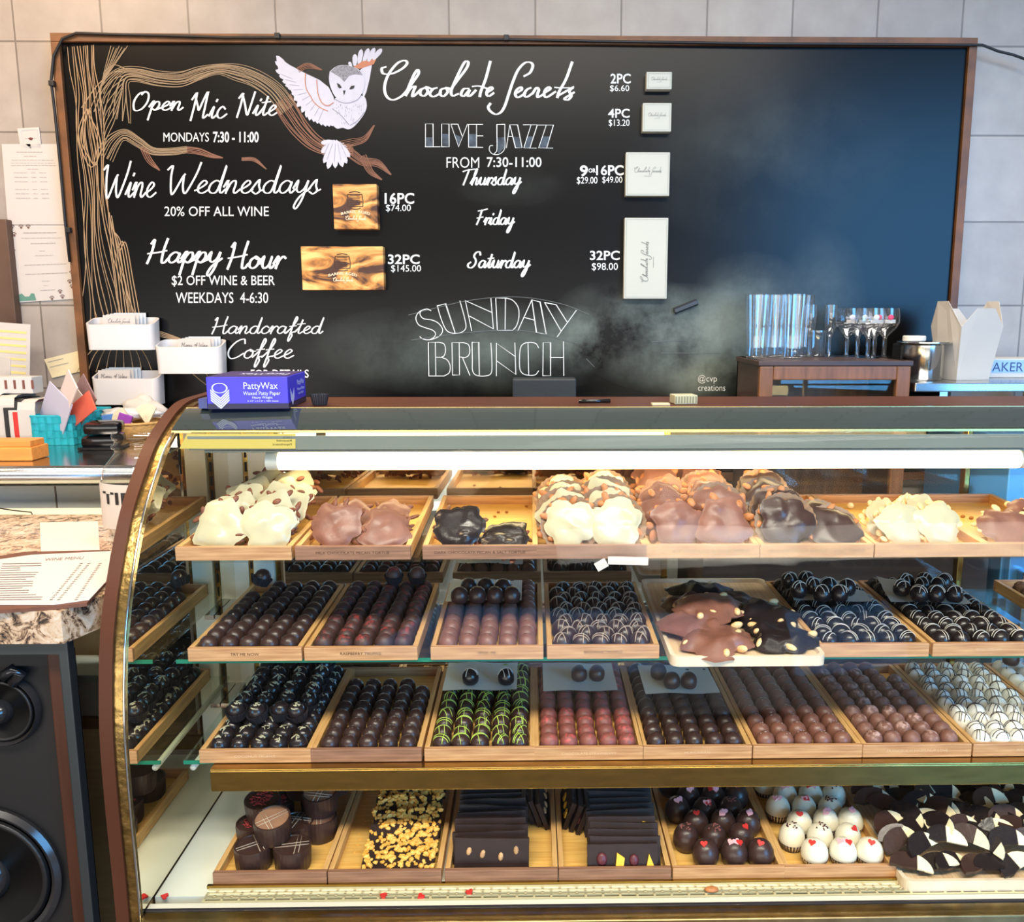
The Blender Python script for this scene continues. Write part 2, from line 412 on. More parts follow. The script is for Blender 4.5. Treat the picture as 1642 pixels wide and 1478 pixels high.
for xx in (x0t - .02, x1t): cpart(MB().lathe([(.016, 0), (.016, .02)], 16, M=T(xx, ty, tz) @ RY(90)), 'tube_holder', WHITEMETAL, smooth=40)
# back frame, pilaster and doors
YD = 1.628
xa, xb = aty(343, 830, YD).x, aty(438, 830, YD).x
g = MB(); g.box(XLI, aty(395, 830, YD).x, YD - .004, YD + .012, .6, 1.285); g.box(aty(405, 830, YD).x, xb, YD - .012, YD + .012, .6, 1.285, bev=.002)
cpart(g, 'back_pilaster', WHITEMETAL)
g = MB(); g.box(aty(396, 830, YD).x, aty(404, 830, YD).x, YD - .004, YD + .01, .6, 1.285)
st = cpart(g, 'shelf_standard', BRASS)
g = MB(); xm = aty(400, 830, YD).x; z = .62
while z < 1.27: g.box(xm - .002, xm + .002, YD - .0052, YD - .0038, z, z + .018); z += .027
o = g.build('slots', mat('slot_black', (.01, .01, .01), .8)); o.parent = st
d1a, d1b = aty(452, 830, YD).x, aty(1062, 830, YD).x
d2b = aty(1545, 830, YD).x
cpart(MB().box(d1a, d1b, YD + .002, YD + .006, .63, 1.28), 'back_door', MDOOR)
cpart(MB().box(d1b + .012, d2b - .006, YD + .010, YD + .014, .63, 1.28), 'back_door', DGLASS)
cpart(MB().box(d2b + .006, XR - .01, YD + .002, YD + .006, .63, 1.28), 'back_door', DGLASS)
g = MB()
for xx, w in ((xb + .004, .006), (d1b + .006, .006), (d2b, .0055)): g.box(xx - w, xx + w, YD - .002, YD + .016, .6, 1.285, bev=.0015)
g.box(xb, XR, YD - .002, YD + .016, .6, .632)
cpart(g, 'door_frame', BRASS)
# shelves
ROWZ = {1: 1.085, 2: .925, 3: .757, 4: .586}
TILT = {1: 2.2, 2: .6, 3: .6, 4: 0}
ROWY = {1: 1.28, 2: 1.28, 3: 1.28, 4: 1.222}
for r in (1, 2, 3):
    M = T(0, ROWY[r] - .012, ROWZ[r] - .001) @ RX(TILT[r])
    sh = cpart(MB().box(XLI + .018, XR - .02, .026, .345, -.007, -.001, M), 'glass_shelf', SGLASS)
    if r > 1: o = MB().box(XLI + .018, XR - .02, .024, .026, -.007, -.001, M).build('green_edge', SEDGE); o.parent = sh
    if r == 3: cpart(MB().tube([M @ Vector((XLI + .03, .03, -.016)), M @ Vector((XLI + .03, .33, -.016))], .005, 10), 'shelf_rod', WHITEMETAL, smooth=True)
    cpart(MB().box(XLI + .001, XLI + .018, .24, .33, -.016, -.0075, M), 'shelf_bracket', CHROME)
za, zb = aty(900, 1229, 1.262).z, aty(900, 1264, 1.262).z
vx = aty(337, 1245, 1.262).x
g = MB(); g.box(vx, XR - .02, 1.262, 1.267, zb, za - .003, bev=.001); g.box(vx, XR - .02, 1.262, 1.30, za - .003, za, bev=.001)
cpart(g, 'brass_valance', BRASS)
# deck, seam, grille, sill
cpart(MB().box(XLI, XR, 1.20, 1.634, .57, .585), 'deck', mat('deck_white', rgb(226, 228, 214), .16, var=.03, scale=6))
s0, s1 = atz(238, 1446, .5852), atz(345, 1268, .5852); dv = (s1 - s0).normalized()
g = MB(); a = s0 + (s1 - s0) * 1.9; g.add([s0 + Vector((-.0012, 0, 0)), s0 + Vector((.0012, 0, 0)), a + Vector((.0012, 0, 0)), a + Vector((-.0012, 0, 0))], [(0, 1, 2, 3)])
cpart(g, 'deck_seam', mat('seam_grey', rgb(96, 92, 82), .8))
gx0, gx1 = atz(322, 1448, .587).x, XR - .03
gy0, gy1 = 1.184, 1.216
g = MB(); slots = []
g.box(gx0, gx1, gy0, gy0 + .003, .583, .5868); g.box(gx0, gx1, gy1 - .004, gy1, .583, .5868)
nr = 4; ph = (gy1 - .004 - gy0 - .003) / nr
for i in range(nr):
    y = gy0 + .003 + i * ph
    if i: g.box(gx0, gx1, y - .0011, y + .0011, .584, .5868)
    x = gx0 + (.013 if i % 2 else 0)
    while x < gx1: g.box(x, x + .0035, y, y + ph, .584, .5868); x += .026
cpart(g, 'air_grille', mat('grille_cream', rgb(222, 212, 170), .3, .3))
cpart(MB().box(gx0, gx1, gy0, gy1, .572, .5815), 'grille_well', mat('well_dark', rgb(48, 40, 28), .7))
cpart(MB().box(gx0 - .004, XR - .03, 1.2165, 1.2215, .584, .590), 'brass_rail', BRASS)
cpart(MB().box(XLI, XR, 1.1712, gy0 - .001, .572, .5862, bev=.001), 'front_sill', WHITEMETAL)
cpart(MB().box(XLI, XR, 1.1664, 1.171, .572, .5866), 'black_gasket', mat('gasket', rgb(40, 38, 48), .4))
cpart(MB().box(XLI, XR, 1.137, 1.1662, .570, .5850, bev=.002), 'front_rail', mat('brass_pale', rgb(208, 182, 128), .24, 1.0, var=.2, scale=30))
cpart(MB().box(XLI, XR, 1.14, 1.63, .06, .57), 'base_cabinet', LAMI)
cpart(MB().box(XL + .02, XR, 1.17, 1.60, 0, .06), 'plinth', mat('black_plinth', rgb(24, 22, 22), .6))

# ---------------------------------------------------------------- trays
TW, TL, TH = .174, .318, .0215
def tray_meshes(wx):
    d = {}
    w = wx; t = .008
    d['base'] = MB().box(.002, w - .002, .002, TL - .002, .001, .005).mesh('tray_base', BAM_B)
    d['front'] = MB().box(0, w, 0, t, 0, TH, bev=.0012).mesh('tray_front', BAM_X)
    d['frontw'] = MB().box(0, w, 0, t, 0, TH, bev=.0012).mesh('tray_front_brown', WALNUT)
    d['back'] = MB().box(0, w, TL - t, TL, 0, TH, bev=.0012).mesh('tray_back', BAM_X)
    d['sl'] = MB().box(0, t, t, TL - t, 0, TH, bev=.001).mesh('tray_side', BAM_Y)
    d['sr'] = MB().box(w - t, w, t, TL - t, 0, TH, bev=.001).mesh('tray_side', BAM_Y)
    return d
TM = tray_meshes(TW)
ROWN = {1: 'top', 2: 'middle', 3: 'lower', 4: 'bottom'}
def tray(row, X, desc, text=None, brown=False, y=None, pale=False, dx=0., rz=0.):
    M = T(X, (y or ROWY[row]), ROWZ[row]) @ RX(TILT[row]) @ RZ(rz)
    t = thing('bamboo_tray', 'bamboo tray of %s on the %s' % (desc, ROWN[row] + (' shelf' if row < 4 else ' deck')), 'tray', (0, 0, 0), 0, 'bamboo trays on the %s level' % ROWN[row])
    t.matrix_world = M
    link('base', TM['base'], t); fr = link('front_rail', TM['frontw' if brown else 'front'], t); link('back_rail', TM['back'], t)
    link('side_rail', TM['sl'], t); link('side_rail', TM['sr'], t)
    if text:
        g = MB(); vs, fs, asp = text2d(text)
        h = .0042; w = min(h * asp * 1.15, TW * .86); x0 = TW / 2 - w / 2 + dx
        text_on(g, text, lambda u, v: (x0 + u * w, -.0006, .0095 + v * h))
        o = g.build('lettering', PALEINK if pale else BURNT); o.parent = fr
    return M
# ---------------------------------------------------------------- sweets: prototypes
TPR = [(0.0, 0), (.0105, 0), (.0138, .0035), (.0148, .010), (.0142, .0165), (.0118, .0222), (.0078, .0260), (.0034, .0276), (0.0006, .0279)]
def surf(r):
    pr = [q for q in TPR if q[1] >= .010]
    for (r1, z1), (r2, z2) in zip(pr, pr[1:]):
        if r2 <= r <= r1: t = (r1 - r) / (r1 - r2); return z1 + (z2 - z1) * t
    return .0279 if r < .001 else .010
def truffle_mesh(m, seed, tip=0.):
    rd = random.Random(seed); a0, a1, e = rd.random() * 6, rd.random() * 6, rd.uniform(.015, .035)
    pr = [(max(r, .0004), z + (tip if i == len(TPR) - 1 else 0)) for i, (r, z) in enumerate(TPR)]
    return MB().lathe(pr, 18, rf=lambda a, z: 1 + e * math.sin(2 * a + a0) + e * .6 * math.sin(3 * a + a1 + z * 200)).mesh('truffle', m, True)
def drizzle_mesh(m, seed, n=3, cross=True, rad=.0006):
    rd = random.Random(seed); g = MB(); base = rd.random() * 180
    lines = []
    if cross:
        lines = [(base + rd.uniform(-12, 12), rd.uniform(-.004, .004)), (base + 80 + rd.uniform(-20, 20), rd.uniform(-.005, .005))] + [(base + rd.uniform(-10, 10), rd.choice((-1, 1)) * rd.uniform(.004, .007)) for _ in range(n - 2)]
    else:
        lines = [(base + rd.uniform(-8, 8), -.005 + .0055 * i + rd.uniform(-.001, .001)) for i in range(n)]
    for ang, d in lines:
        a = R(ang); L = math.sqrt(.0138 ** 2 - d * d); pts = []
        for k in range(13):
            t = -L + 2 * L * k / 12; r = math.hypot(t, d); zz = surf(min(r, .0147)) + .0004
            x, y = t * math.cos(a) - d * math.sin(a), t * math.sin(a) + d * math.cos(a); pts.append((x * 1.02, y * 1.02, zz))
        g.tube(pts, rad, 5)
    return g.mesh('drizzle', m, True)
def cup_mesh(m, r0=.0125, r1=.018, h=.015, n=48):
    rf = lambda a, z: 1 + .035 * (1 if int(round(a / (2 * math.pi) * n)) % 2 else -1)
    return MB().lathe([(r0, 0), (r1, h), (r1 - .0006, h), (r0 - .0006, .001)], n, rf=rf).mesh('paper_cup', m)
def specks_mesh(m, seed, n=6, size=.003, top=.8):
    rd = random.Random(seed); g = MB()
    for _ in range(n):
        r = rd.uniform(0, .0105) * top; a = rd.random() * 6.28
        M = RZ(rd.uniform(0, 360)) @ RX(rd.uniform(-20, 20))
        g.ell((r * math.cos(a), r * math.sin(a), surf(r) + .0005), size * rd.uniform(.5, 1.3), size * .35, size * .22, M.to_3x3(), 6, 4)
    return g.mesh('specks', m, True)
NV = 4
def variants(m, driz=None, n=3, cross=True, specks=None, tip=0., name='dark_truffle', rad=.0006):
    out = []
    for s in range(NV):
        parts = []
        if driz: parts.append(('drizzle', drizzle_mesh(driz, s * 13 + 5, n, cross, rad)))
        if specks: parts.append(('topping', specks_mesh(specks[0], s * 7 + 3, specks[1], specks[2])))
        out.append((name, truffle_mesh(m, s + zlib.crc32(m.name.encode()) % 50, tip), parts))
    return out

def fill(M, spec, what, where, rows, cols=5, skip=None, stag=0., y0=.0245, dy=.0302, x0=.0245, dxx=.0312, group=None, z=.005, jit=.0012, cat=None):
    for j in range(rows):
        for i in range(cols):
            if skip and skip(i, j): continue
            x = x0 + i * dxx + (stag if j % 2 else 0) + random.uniform(-jit, jit); y = y0 + j * dy + random.uniform(-jit, jit)
            if x > TW - .021: x = TW - .021
            mm = M @ T(x, y, z) @ RZ(random.choice((0, 180)) + random.uniform(-25, 25)) @ SC(random.uniform(.97, 1.03))
            d = mm.translation - CAMP
            if PX + F * d.dot(RGT) / d.dot(FWD) > 1662: continue
            sp = random.choice(spec)
            lab = '%s, %s from left, %s row, %s' % (what, ORD[i], 'front' if j == 0 else ORD[j], where)
            spawn(sp, mm, lab, sp[0].replace('_', ' '), group or (what + 's in the ' + where))
def on_paper(row, spec, pts, what, where, zoff=.0372):
    zz = ROWZ[row] + zoff + .0035; 
    P = sorted([atz(x, y, zz + .014) for x, y in pts], key=lambda p: (round(p.y / .03), p.x))
    for k, p in enumerate(P):
        sp = random.choice(spec)
        spawn(sp, T(p.x, p.y, zz) @ RZ(random.uniform(0, 360)), '%s on %s, %s counting from its front left' % (what, where, ORD[k]), sp[0].replace('_', ' '), what + 's on ' + where)
def wax(row, px, label, zoff=.0372, w=.132, d=.125, rz=0., curl=.004):
    p = atz(px[0], px[1], ROWZ[row] + zoff); g = MB(); n = 8; vs = []
    for j in range(n + 1):
        for i in range(n + 1):
            u, v = i / n - .5, j / n - .5
            vs.append((u * w, v * d, curl * (abs(u) * 2) ** 2 * (.6 if v > 0 else .2) * math.sin(3 * u + 2 * v + row) + .0012 * math.sin(9 * u + row)))
    g.add(vs, [(j * (n + 1) + i, j * (n + 1) + i + 1, (j + 1) * (n + 1) + i + 1, (j + 1) * (n + 1) + i) for j in range(n) for i in range(n)])
    o = g.build('wax_paper_sheet', WAX, None, True); o.matrix_world = T(p.x, p.y, ROWZ[row] + zoff) @ RZ(rz)
    tag(o, label, 'wax paper', 'wax paper squares lying on truffles')
# ---------------------------------------------------------------- middle shelf
def tx(row, px): return aty(px, {1: 874, 2: 1037, 3: 1196, 4: 1396}[row], ROWY[row]).x
PL_D = variants(DARK); PL_RD = variants(REDDUST, name='dusted_truffle')
MLK = variants(MILK, tip=.0015, name='milk_truffle'); WLINE = variants(BLACKCH, WDRIZ, 3, name='striped_truffle'); WLINE2 = variants(BLACKCH, WDRIZ, 2, False, rad=.00045, name='striped_truffle')
BRL = variants(DARK, TAN, 3, name='striped_truffle')
GRN = variants(DARK, GDRIZ, 4, name='green_drizzled_truffle'); RDM = variants(REDMILK, name='dusted_truffle'); DKP = variants(DARK, tip=.001); GDM = variants(GREYDUST, name='dusted_truffle'); WHD = variants(COOLWHITE, DDRIZ, 4, name='white_truffle')
SALT = variants(MILK, specks=(WHITE, 5, .0012), name='milk_truffle')
M = tray(2, tx(2, 300), 'plain dark truffles, leftmost tray', 'TRY ME NOW')
fill(M, PL_D, 'plain dark truffle', 'leftmost tray on middle shelf', 10, skip=lambda i, j: i == 0 and j >= 8)
def cupped(M, x, y, z, spec, lab, ry=0., rx=0., cupm=[cup_mesh(CUP)], grp=None, part='paper_cup'):
    mm = M @ T(x, y, z) @ RX(rx) @ RY(ry)
    sp = random.choice(spec); o = spawn(sp, mm, lab, sp[0].replace('_', ' '), grp); c = link('paper_cup', cupm[0], o); c.location = (0, 0, -.0025); return o
cupped(M, .03, .272, .036, PL_D, 'dark truffle in a black paper cup on top of the plain dark truffles', 18, -8)
M = tray(2, tx(2, 487), 'red-dusted dark truffles, second from left', 'RASPBERRY TRUFFLE')
fill(M, PL_RD, 'red-dusted dark truffle', 'second tray on middle shelf', 10)
cupped(M, .095, .283, .036, PL_RD, 'left one of two truffles in black paper cups on the red-dusted truffles', 0, 6)
cupped(M, .137, .283, .036, PL_RD, 'right one of two truffles in black paper cups on the red-dusted truffles', 4, 6)
M = tray(2, tx(2, 690), 'milk chocolate truffles under a paper sheet', 'SPOIL ME')
fill(M, MLK, 'smooth milk truffle', 'third tray on middle shelf', 10)
wax(2, (778, 945), 'wax paper sheet with seven dark truffles on the milk truffle tray')
Q = lambda lst, ox=660, oy=900, s=3.158: [(ox + a / s, oy + b / s) for a, b in lst]
on_paper(2, PL_D, Q([(243, 168), (333, 166), (422, 166), (508, 166), (290, 122), (375, 122), (462, 126)]), 'greyish dark truffle', 'paper over the milk truffle tray')
M = tray(2, tx(2, 877), 'dark truffles crossed with thin lines', 'BROWNIE TRUFFLE')
fill(M, BRL, 'dark truffle with fine crossed lines', 'fourth tray on middle shelf', 10, 5, stag=.011, x0=.0235, dxx=.0305, dy=.0285)
X6 = tx(2, 1312); X7 = tx(2, 1496)
M = tray(2, X6, 'white-striped dark truffles beside the nut bark board', pale=True)
fill(M, WLINE2, 'white-striped dark truffle', 'tray right of bark board', 10)
wax(2, (1325, 945), 'wax paper sheet with eight striped truffles, right of the nut bark', rz=-8, curl=.012)
Q2 = lambda l: Q(l, 1120, 900, 3.146)
on_paper(2, WLINE, Q2([(460, 92), (543, 88), (505, 138), (570, 118), (655, 118), (625, 158), (712, 158), (750, 128)]), 'lined black truffle', 'paper right of nut bark')
M = tray(2, X7, 'glossy lined black truffles near the right edge', 'IRISH CREAM', pale=True)
fill(M, WLINE2, 'glossy white-lined black truffle', 'right-hand tray on middle shelf', 10)
wax(2, (1478, 948), 'wax paper sheet with nine lined truffles, nearest the right edge', rz=-10, curl=.012)
on_paper(2, WLINE, Q2([(1045, 100), (1025, 130), (1140, 95), (1240, 98), (1115, 158), (1130, 118), (1205, 120), (1200, 160), (1290, 160)]), 'lined black truffle', 'paper nearest the right edge')
# second layer lump for realism is left out; right-hand tray of rough balls
pb = aty(1597, 930, 1.59)
M = tray(2, pb.x, 'rough brown cocoa balls at the right photo edge')
def rough_mesh(m, seed, r=.0155):
    rd = random.Random(seed); bm = bmesh.new(); bmesh.ops.create_icosphere(bm, subdivisions=3, radius=r)
    for v in bm.verts: v.co *= 1 + rd.uniform(-.07, .09); v.co.z = max(v.co.z, -r * .8)
    for v in bm.verts: v.co.z += r * .8
    return MB().bm(bm).mesh('rough_ball', m)
RGH = [('cocoa_ball', rough_mesh(mat('cocoa_crumb', rgb(104, 74, 56), .9, var=.3, scale=250), s), []) for s in range(3)]
fill(M, RGH, 'rough brown cocoa ball', 'tray at right photo edge', 9, 5)
# ---------------------------------------------------------------- lower shelf
def curl_mesh(seed):
    rd = random.Random(seed); g = MB()
    for _ in range(rd.choice((4, 6, 7, 3))):
        a, r = rd.random() * 6.28, rd.uniform(.001, .010); b = rd.random() * 6.28; L = rd.uniform(.004, .009); pts = []
        for k in range(5):
            t = (k / 4 - .5) * L; x = r * math.cos(a) + t * math.cos(b + t * 60); y = r * math.sin(a) + t * math.sin(b + t * 60)
            pts.append((x, y, surf(min(.0146, math.hypot(x, y))) + .0005))
        g.tube(pts, rd.uniform(.0006, .0011), 5)
    return g.mesh('curls', WHITECH, True)
CURL = [('curl_topped_truffle', truffle_mesh(BLACKCH, s), [('white_curls', curl_mesh(s))] if s != 3 else []) for s in range(6)]
M = tray(3, tx(3, 318), 'piled dark truffles topped with white curls, leftmost tray', 'COCONUT TRUFFLE', pale=True)
fill(M, CURL, 'black truffle with white curls', 'leftmost tray on lower shelf', 10)
n = 0
CUPM = [cup_mesh(CUP, .0128, .0185, .017)]
for j in range(7):
    for i in range(4):
        if (i, j) in ((0, 0), (3, 6)): pass
        x = .034 + i * .034 + random.uniform(-.004, .004) + (.004 if j % 2 else 0); y = .085 + j * .035 + random.uniform(-.004, .004)
        z = .034 + random.uniform(0, .004)
        lab = 'cupped truffle piled on top, %s from left, %s row, leftmost lower tray' % (ORD[i], ORD[j])
        o = cupped(M, min(x, .15), min(y, .292), z, CURL, lab, random.uniform(-14, 14), random.uniform(-5, 22), CUPM, 'cupped truffles piled in the leftmost lower tray')
M = tray(3, tx(3, 497), 'dark speckled truffles with an empty back end', None, True)
fill(M, variants(DARK, specks=(WHITE, 4, .0008)), 'dark speckled truffle', 'second tray on lower shelf', 8, skip=lambda i, j: j == 7 and i == 4, dy=.0305)
M = tray(3, tx(3, 680), 'dark truffles with green drizzle', 'LIME', pale=True) if 0 else tray(3, tx(3, 680), 'dark truffles with green drizzle')
fill(M, GRN, 'green-drizzled dark truffle', 'third tray on lower shelf', 10, dy=.0305)
wax(3, (772, 1083), 'wax paper sheet with two truffles on the green-drizzled truffles')
on_paper(3, WLINE, Q([(298, 580), (478, 580)]), 'black truffle', 'paper over green-drizzled truffles')
M = tray(3, tx(3, 856), 'red-dusted milk truffles', 'CHOCOLATE STRAWBERRY', pale=True)
fill(M, RDM, 'red-dusted milk truffle', 'fourth tray on lower shelf', 10, dy=.0305)
wax(3, (928, 1084), 'wax paper sheet with two truffles on the red-dusted milk truffles')
on_paper(3, PL_D, Q([(848, 562), (938, 560)]), 'dark truffle', 'paper over red-dusted milk truffles')
M = tray(3, tx(3, 1030), 'smooth plain dark truffles under the bark board', 'HUNGARIAN', pale=True)
fill(M, DKP, 'smooth dark truffle', 'fifth tray on lower shelf', 10, dy=.0305)
wax(3, (1086, 1088), 'wax paper sheet with three truffles, under the nut bark board')
on_paper(3, PL_D, Q([(1250, 552), (1318, 598), (1404, 598)]), 'black truffle', 'paper under nut bark board')
M = tray(3, tx(3, 1208), 'salt-speckled brown truffles', 'PETER RABBIT', pale=True) if 0 else tray(3, tx(3, 1208), 'salt-speckled brown truffles')
fill(M, SALT, 'salt-speckled brown truffle', 'sixth tray on lower shelf', 10, dy=.0305)
M = tray(3, tx(3, 1384), 'pale-dusted milk truffles', 'FRANGELICO HAZELNUT LOVE', pale=True)
fill(M, GDM, 'pale-dusted milk truffle', 'seventh tray on lower shelf', 10, skip=lambda i, j: j == 9 and i > 3 or j == 8 and i == 4, dy=.0305)
M = tray(3, tx(3, 1561), 'white truffles with dark drizzle', 'AMARETTO', pale=True)
fill(M, WHD, 'white truffle with dark drizzle', 'eighth tray on lower shelf', 10, 5, stag=.008, dy=.0300, x0=.0225)
M = tray(3, tx(3, 1738), 'plain white truffles at the right photo edge')
fill(M, variants(COOLWHITE, specks=(DDRIZ, 2, .003), name='white_truffle'), 'white dotted truffle', 'ninth tray on lower shelf', 10, dy=.0305)
p = atz(1600, 1070, ROWZ[3] + .05)
spawn(PL_D[1], T(tx(3, 1738) + .03, 1.555, ROWZ[3] + .039), 'dark truffle lying on the plain white truffles at right edge', 'dark truffle')
# ---------------------------------------------------------------- top shelf: nut clusters
def cluster_mesh(m, seed, Rr=.043, th=.013, lob=.085, nb=7, bh=1.):
    rd = random.Random(seed); nt, nr = 40, 8; ph = [rd.random() * 6.28 for _ in range(6)]
    out = lambda a: 1 + lob * math.sin(3 * a + ph[0]) + lob * .8 * math.sin(5 * a + ph[1]) + lob * .6 * math.sin(8 * a + ph[2]) + lob * .35 * math.sin(13 * a + ph[3])
    vs = []; fs = []
    bumps = [(rd.uniform(-.7, .7), rd.uniform(-.7, .7), bh * rd.uniform(.002, .006)) for _ in range(nb)]
    for side in (0, 1):
        for i in range(nr + 1):
            q = i / nr
            for k in range(nt):
                a = 2 * math.pi * k / nt; r = Rr * q * (1 + (out(a) - 1) * q * q)
                x, y = r * math.cos(a), r * math.sin(a)
                if side == 0:
                    z = th * .5 * (1 - q ** 5) + sum(h * math.exp(-(((x / Rr - bx) ** 2 + (y / Rr - by) ** 2) / .05)) for bx, by, h in bumps) * (1 - q ** 4) * .7
                else: z = -th * .5 * (1 - q ** 4)
                vs.append((x, y, z))
    m1 = (nr + 1) * nt
    for s in (0, m1):
        for i in range(nr):
            for k in range(nt): fs.append((s + i * nt + k, s + (i + 1) * nt + k, s + (i + 1) * nt + (k + 1) % nt, s + i * nt + (k + 1) % nt))
    for k in range(nt): fs.append((nr * nt + k, nr * nt + (k + 1) % nt, m1 + nr * nt + (k + 1) % nt, m1 + nr * nt + k))
    return MB().add(vs, fs).mesh('cluster', m, True)
def nuts_mesh(m, seed, n, Rr, L=.010, wd=.0045, tk=.003, back=True, ring=(.84, 1.12)):
    rd = random.Random(seed); g = MB()
    for k in range(n):
        a = 2 * math.pi * (k + rd.uniform(-.3, .3)) / n; r = Rr * rd.uniform(*ring)
        z = -rd.uniform(.002, .013) if back else rd.uniform(.003, .008)
        Mx = RZ(math.degrees(a) + rd.uniform(-60, 60)) @ RY(rd.uniform(-30, 30)) @ RX(rd.uniform(-30, 30))
        g.ell((r * math.cos(a), r * math.sin(a), z), L * rd.uniform(.65, 1.25), wd * rd.uniform(.85, 1.15), tk, Mx.to_3x3(), 8, 6)
    return g.mesh('nuts', m, True)
def liner_mesh(Rr):
    n = 56; rf = lambda a, z: 1 + .02 * (1 if int(round(a / (2 * math.pi) * n)) % 2 else -1)
    return MB().lathe([(Rr * .5, -.012), (Rr * .8, -.0115), (Rr * 1.16, -.002), (Rr * 1.16, -.0025), (Rr * .8, -.0125), (Rr * .5, -.013)], n, rf=rf).mesh('paper_liner', LINER)
def cluster_specs(m, nut, nn, Rr, liner=False, L=.010, wd=.0045, nv=3, seed0=0, name='nut_cluster'):
    out = []
    for s in range(nv):
        parts = [('nuts', nuts_mesh(nut, s + seed0 + 40, nn, Rr, L, wd))]
        if liner: parts.append(('paper_liner', liner_mesh(Rr)))
        out.append((name, cluster_mesh(m, s + seed0, Rr), parts))
    return out
def stand(M, specs, lst, what, where, Rr=.042, group=None):
    """clusters filed on edge: (x, y, lean from flat in degrees, scale, z lift)"""
    cols = {}
    for k, (x, y, lean, sc, dz) in enumerate(lst):
        col = 'left' if x < TW / 2 else 'right'; cols[col] = cols.get(col, 0) + 1
        z = .006 + Rr * sc * math.sin(R(lean)) * .96 + dz
        mm = M @ T(x, y, z) @ RZ(random.uniform(-9, 9)) @ RX(lean) @ RZ(random.uniform(0, 360)) @ SC(sc)
        spawn(specs[k % len(specs)], mm, '%s, %s in %s stack, %s' % (what, ORD[cols[col] - 1], col, where), 'nut cluster', group or what + 's in the ' + where)
WP = cluster_specs(WHITECH, PECAN, 14, .041, seed0=1)
M = tray(1, tx(1, 280), 'white chocolate pecan clusters, leftmost tray')
stand(M, WP, [(.055, .045, 62, 1.0, 0), (.128, .042, 62, .98, 0), (.062, .085, 60, 1, .004), (.125, .078, 58, 1, .006), (.07, .13, 55, 1, .010), (.128, .118, 55, 1, .014), (.06, .18, 50, 1, .012), (.126, .16, 50, 1, .018), (.122, .21, 50, 1, .022), (.07, .23, 50, 1, .018)], 'white chocolate pecan cluster', 'leftmost top tray')
M = tray(1, tx(1, 472), 'milk chocolate pecan clusters, second tray', 'MILK CHOCOLATE PECAN TORTUE', True)
MP = cluster_specs(MILK, PECAN, 13, .040, seed0=11)
stand(M, MP, [(.053, .05, 55, 1, 0), (.127, .05, 42, .98, 0), (.07, .095, 40, .95, .006), (.125, .105, 32, .95, .01)], 'milk chocolate pecan cluster', 'second top tray')
M = tray(1, tx(1, 677), 'two dark pecan clusters and crumbs', 'DARK CHOCOLATE PECAN & SALT TORTUE', True)
DP = cluster_specs(BLACKCH, PECAN, 12, .040, seed0=21)
stand(M, DP, [(.052, .05, 48, 1, 0), (.125, .042, 25, .95, 0)], 'dark chocolate pecan cluster', 'third top tray')
CRUMB = [('crumb', MB().ell((0, 0, .002), .0032, .0024, .002, None, 6, 4).mesh('crumb', mat('crumb_brown', rgb(150, 96, 40), .8)), [])]
for k, (x, y) in enumerate([(.03, .24), (.05, .27), (.045, .19), (.105, .25), (.12, .25), (.155, .29), (.1, .22)]):
    spawn(CRUMB[0], M @ T(x, y, .005), '%s tiny brown crumb from left on the third top tray floor' % ORD[k] if 0 else 'tiny brown crumb on the nearly empty third top tray', 'crumb', 'crumbs on the third top tray')
M = tray(1, tx(1, 854), 'white chocolate almond clusters in paper cups', None, True)
WA = cluster_specs(WHITECH, ALMOND, 13, .040, True, .011, .006, 3, 31)
stand(M, WA, [(.058, .045, 64, 1.0, 0), (.128, .042, 60, 1.06, 0), (.05, .085, 60, 1, .006), (.12, .085, 58, 1, .010), (.055, .125, 55, 1.0, .012), (.122, .125, 55, 1.02, .018), (.05, .17, 50, 1, .016), (.12, .17, 52, 1, .022)], 'white chocolate almond cluster', 'fourth top tray')
M = tray(1, tx(1, 1035), 'milk chocolate almond clusters piled high', 'MILK CHOCOLATE ALMOND TORTUE', dx=.012)
MA = cluster_specs(MILK, ALMOND, 14, .040, False, .011, .006, 3, 41)
MAL = cluster_specs(MILK, ALMOND, 14, .040, True, .011, .006, 3, 45)
stand(M, MA + MAL[:1], [(.055, .042, 62, 1, 0), (.126, .042, 60, 1.04, 0), (.04, .08, 58, 1, .006), (.126, .085, 58, 1.06, .010), (.045, .12, 50, 1, .016), (.12, .13, 50, 1, .018), (.05, .16, 45, 1, .024), (.12, .17, 46, 1, .026), (.05, .205, 45, 1, .028), (.125, .21, 45, 1, .03), (.05, .25, 45, 1, .03), (.12, .25, 45, 1, .03)], 'milk chocolate almond cluster', 'fifth top tray')
M = tray(1, tx(1, 1219), 'dark chocolate almond clusters', 'DARK CHOCOLATE ALMOND \u2661 & SALT TORTUE')
DA = cluster_specs(DARK, ALMOND, 13, .040, True, .011, .006, 3, 51)
stand(M, DA, [(.05, .042, 62, 1.06, 0), (.127, .045, 42, 1, 0), (.05, .088, 56, 1, .01), (.12, .09, 36, .95, .008), (.045, .135, 52, 1, .016), (.05, .18, 50, 1, .022)], 'dark chocolate almond cluster', 'sixth top tray')
M = tray(1, tx(1, 1403), 'pale white nut clusters and one loose nut', 'CHERRY PISTACHIO') if 0 else tray(1, tx(1, 1403), 'pale white nut clusters and one loose nut')
WN = cluster_specs(WHITECH, PEANUT, 16, .038, False, .009, .007, 3, 61)
stand(M, WN, [(.058, .05, 58, .95, 0), (.118, .05, 58, .95, 0), (.05, .085, 48, .9, .004), (.115, .09, 48, .95, .006), (.12, .13, 42, .9, .006)], 'pale white nut cluster', 'seventh top tray')
spawn(('loose_nut', MB().ell((0, 0, .006), .0065, .006, .006).mesh('loose_nut', mat('nut_cream', rgb(240, 222, 196), .5), True), []), M @ T(.06, .27, .005), 'single cream nut loose at the back of the seventh top tray', 'nut')
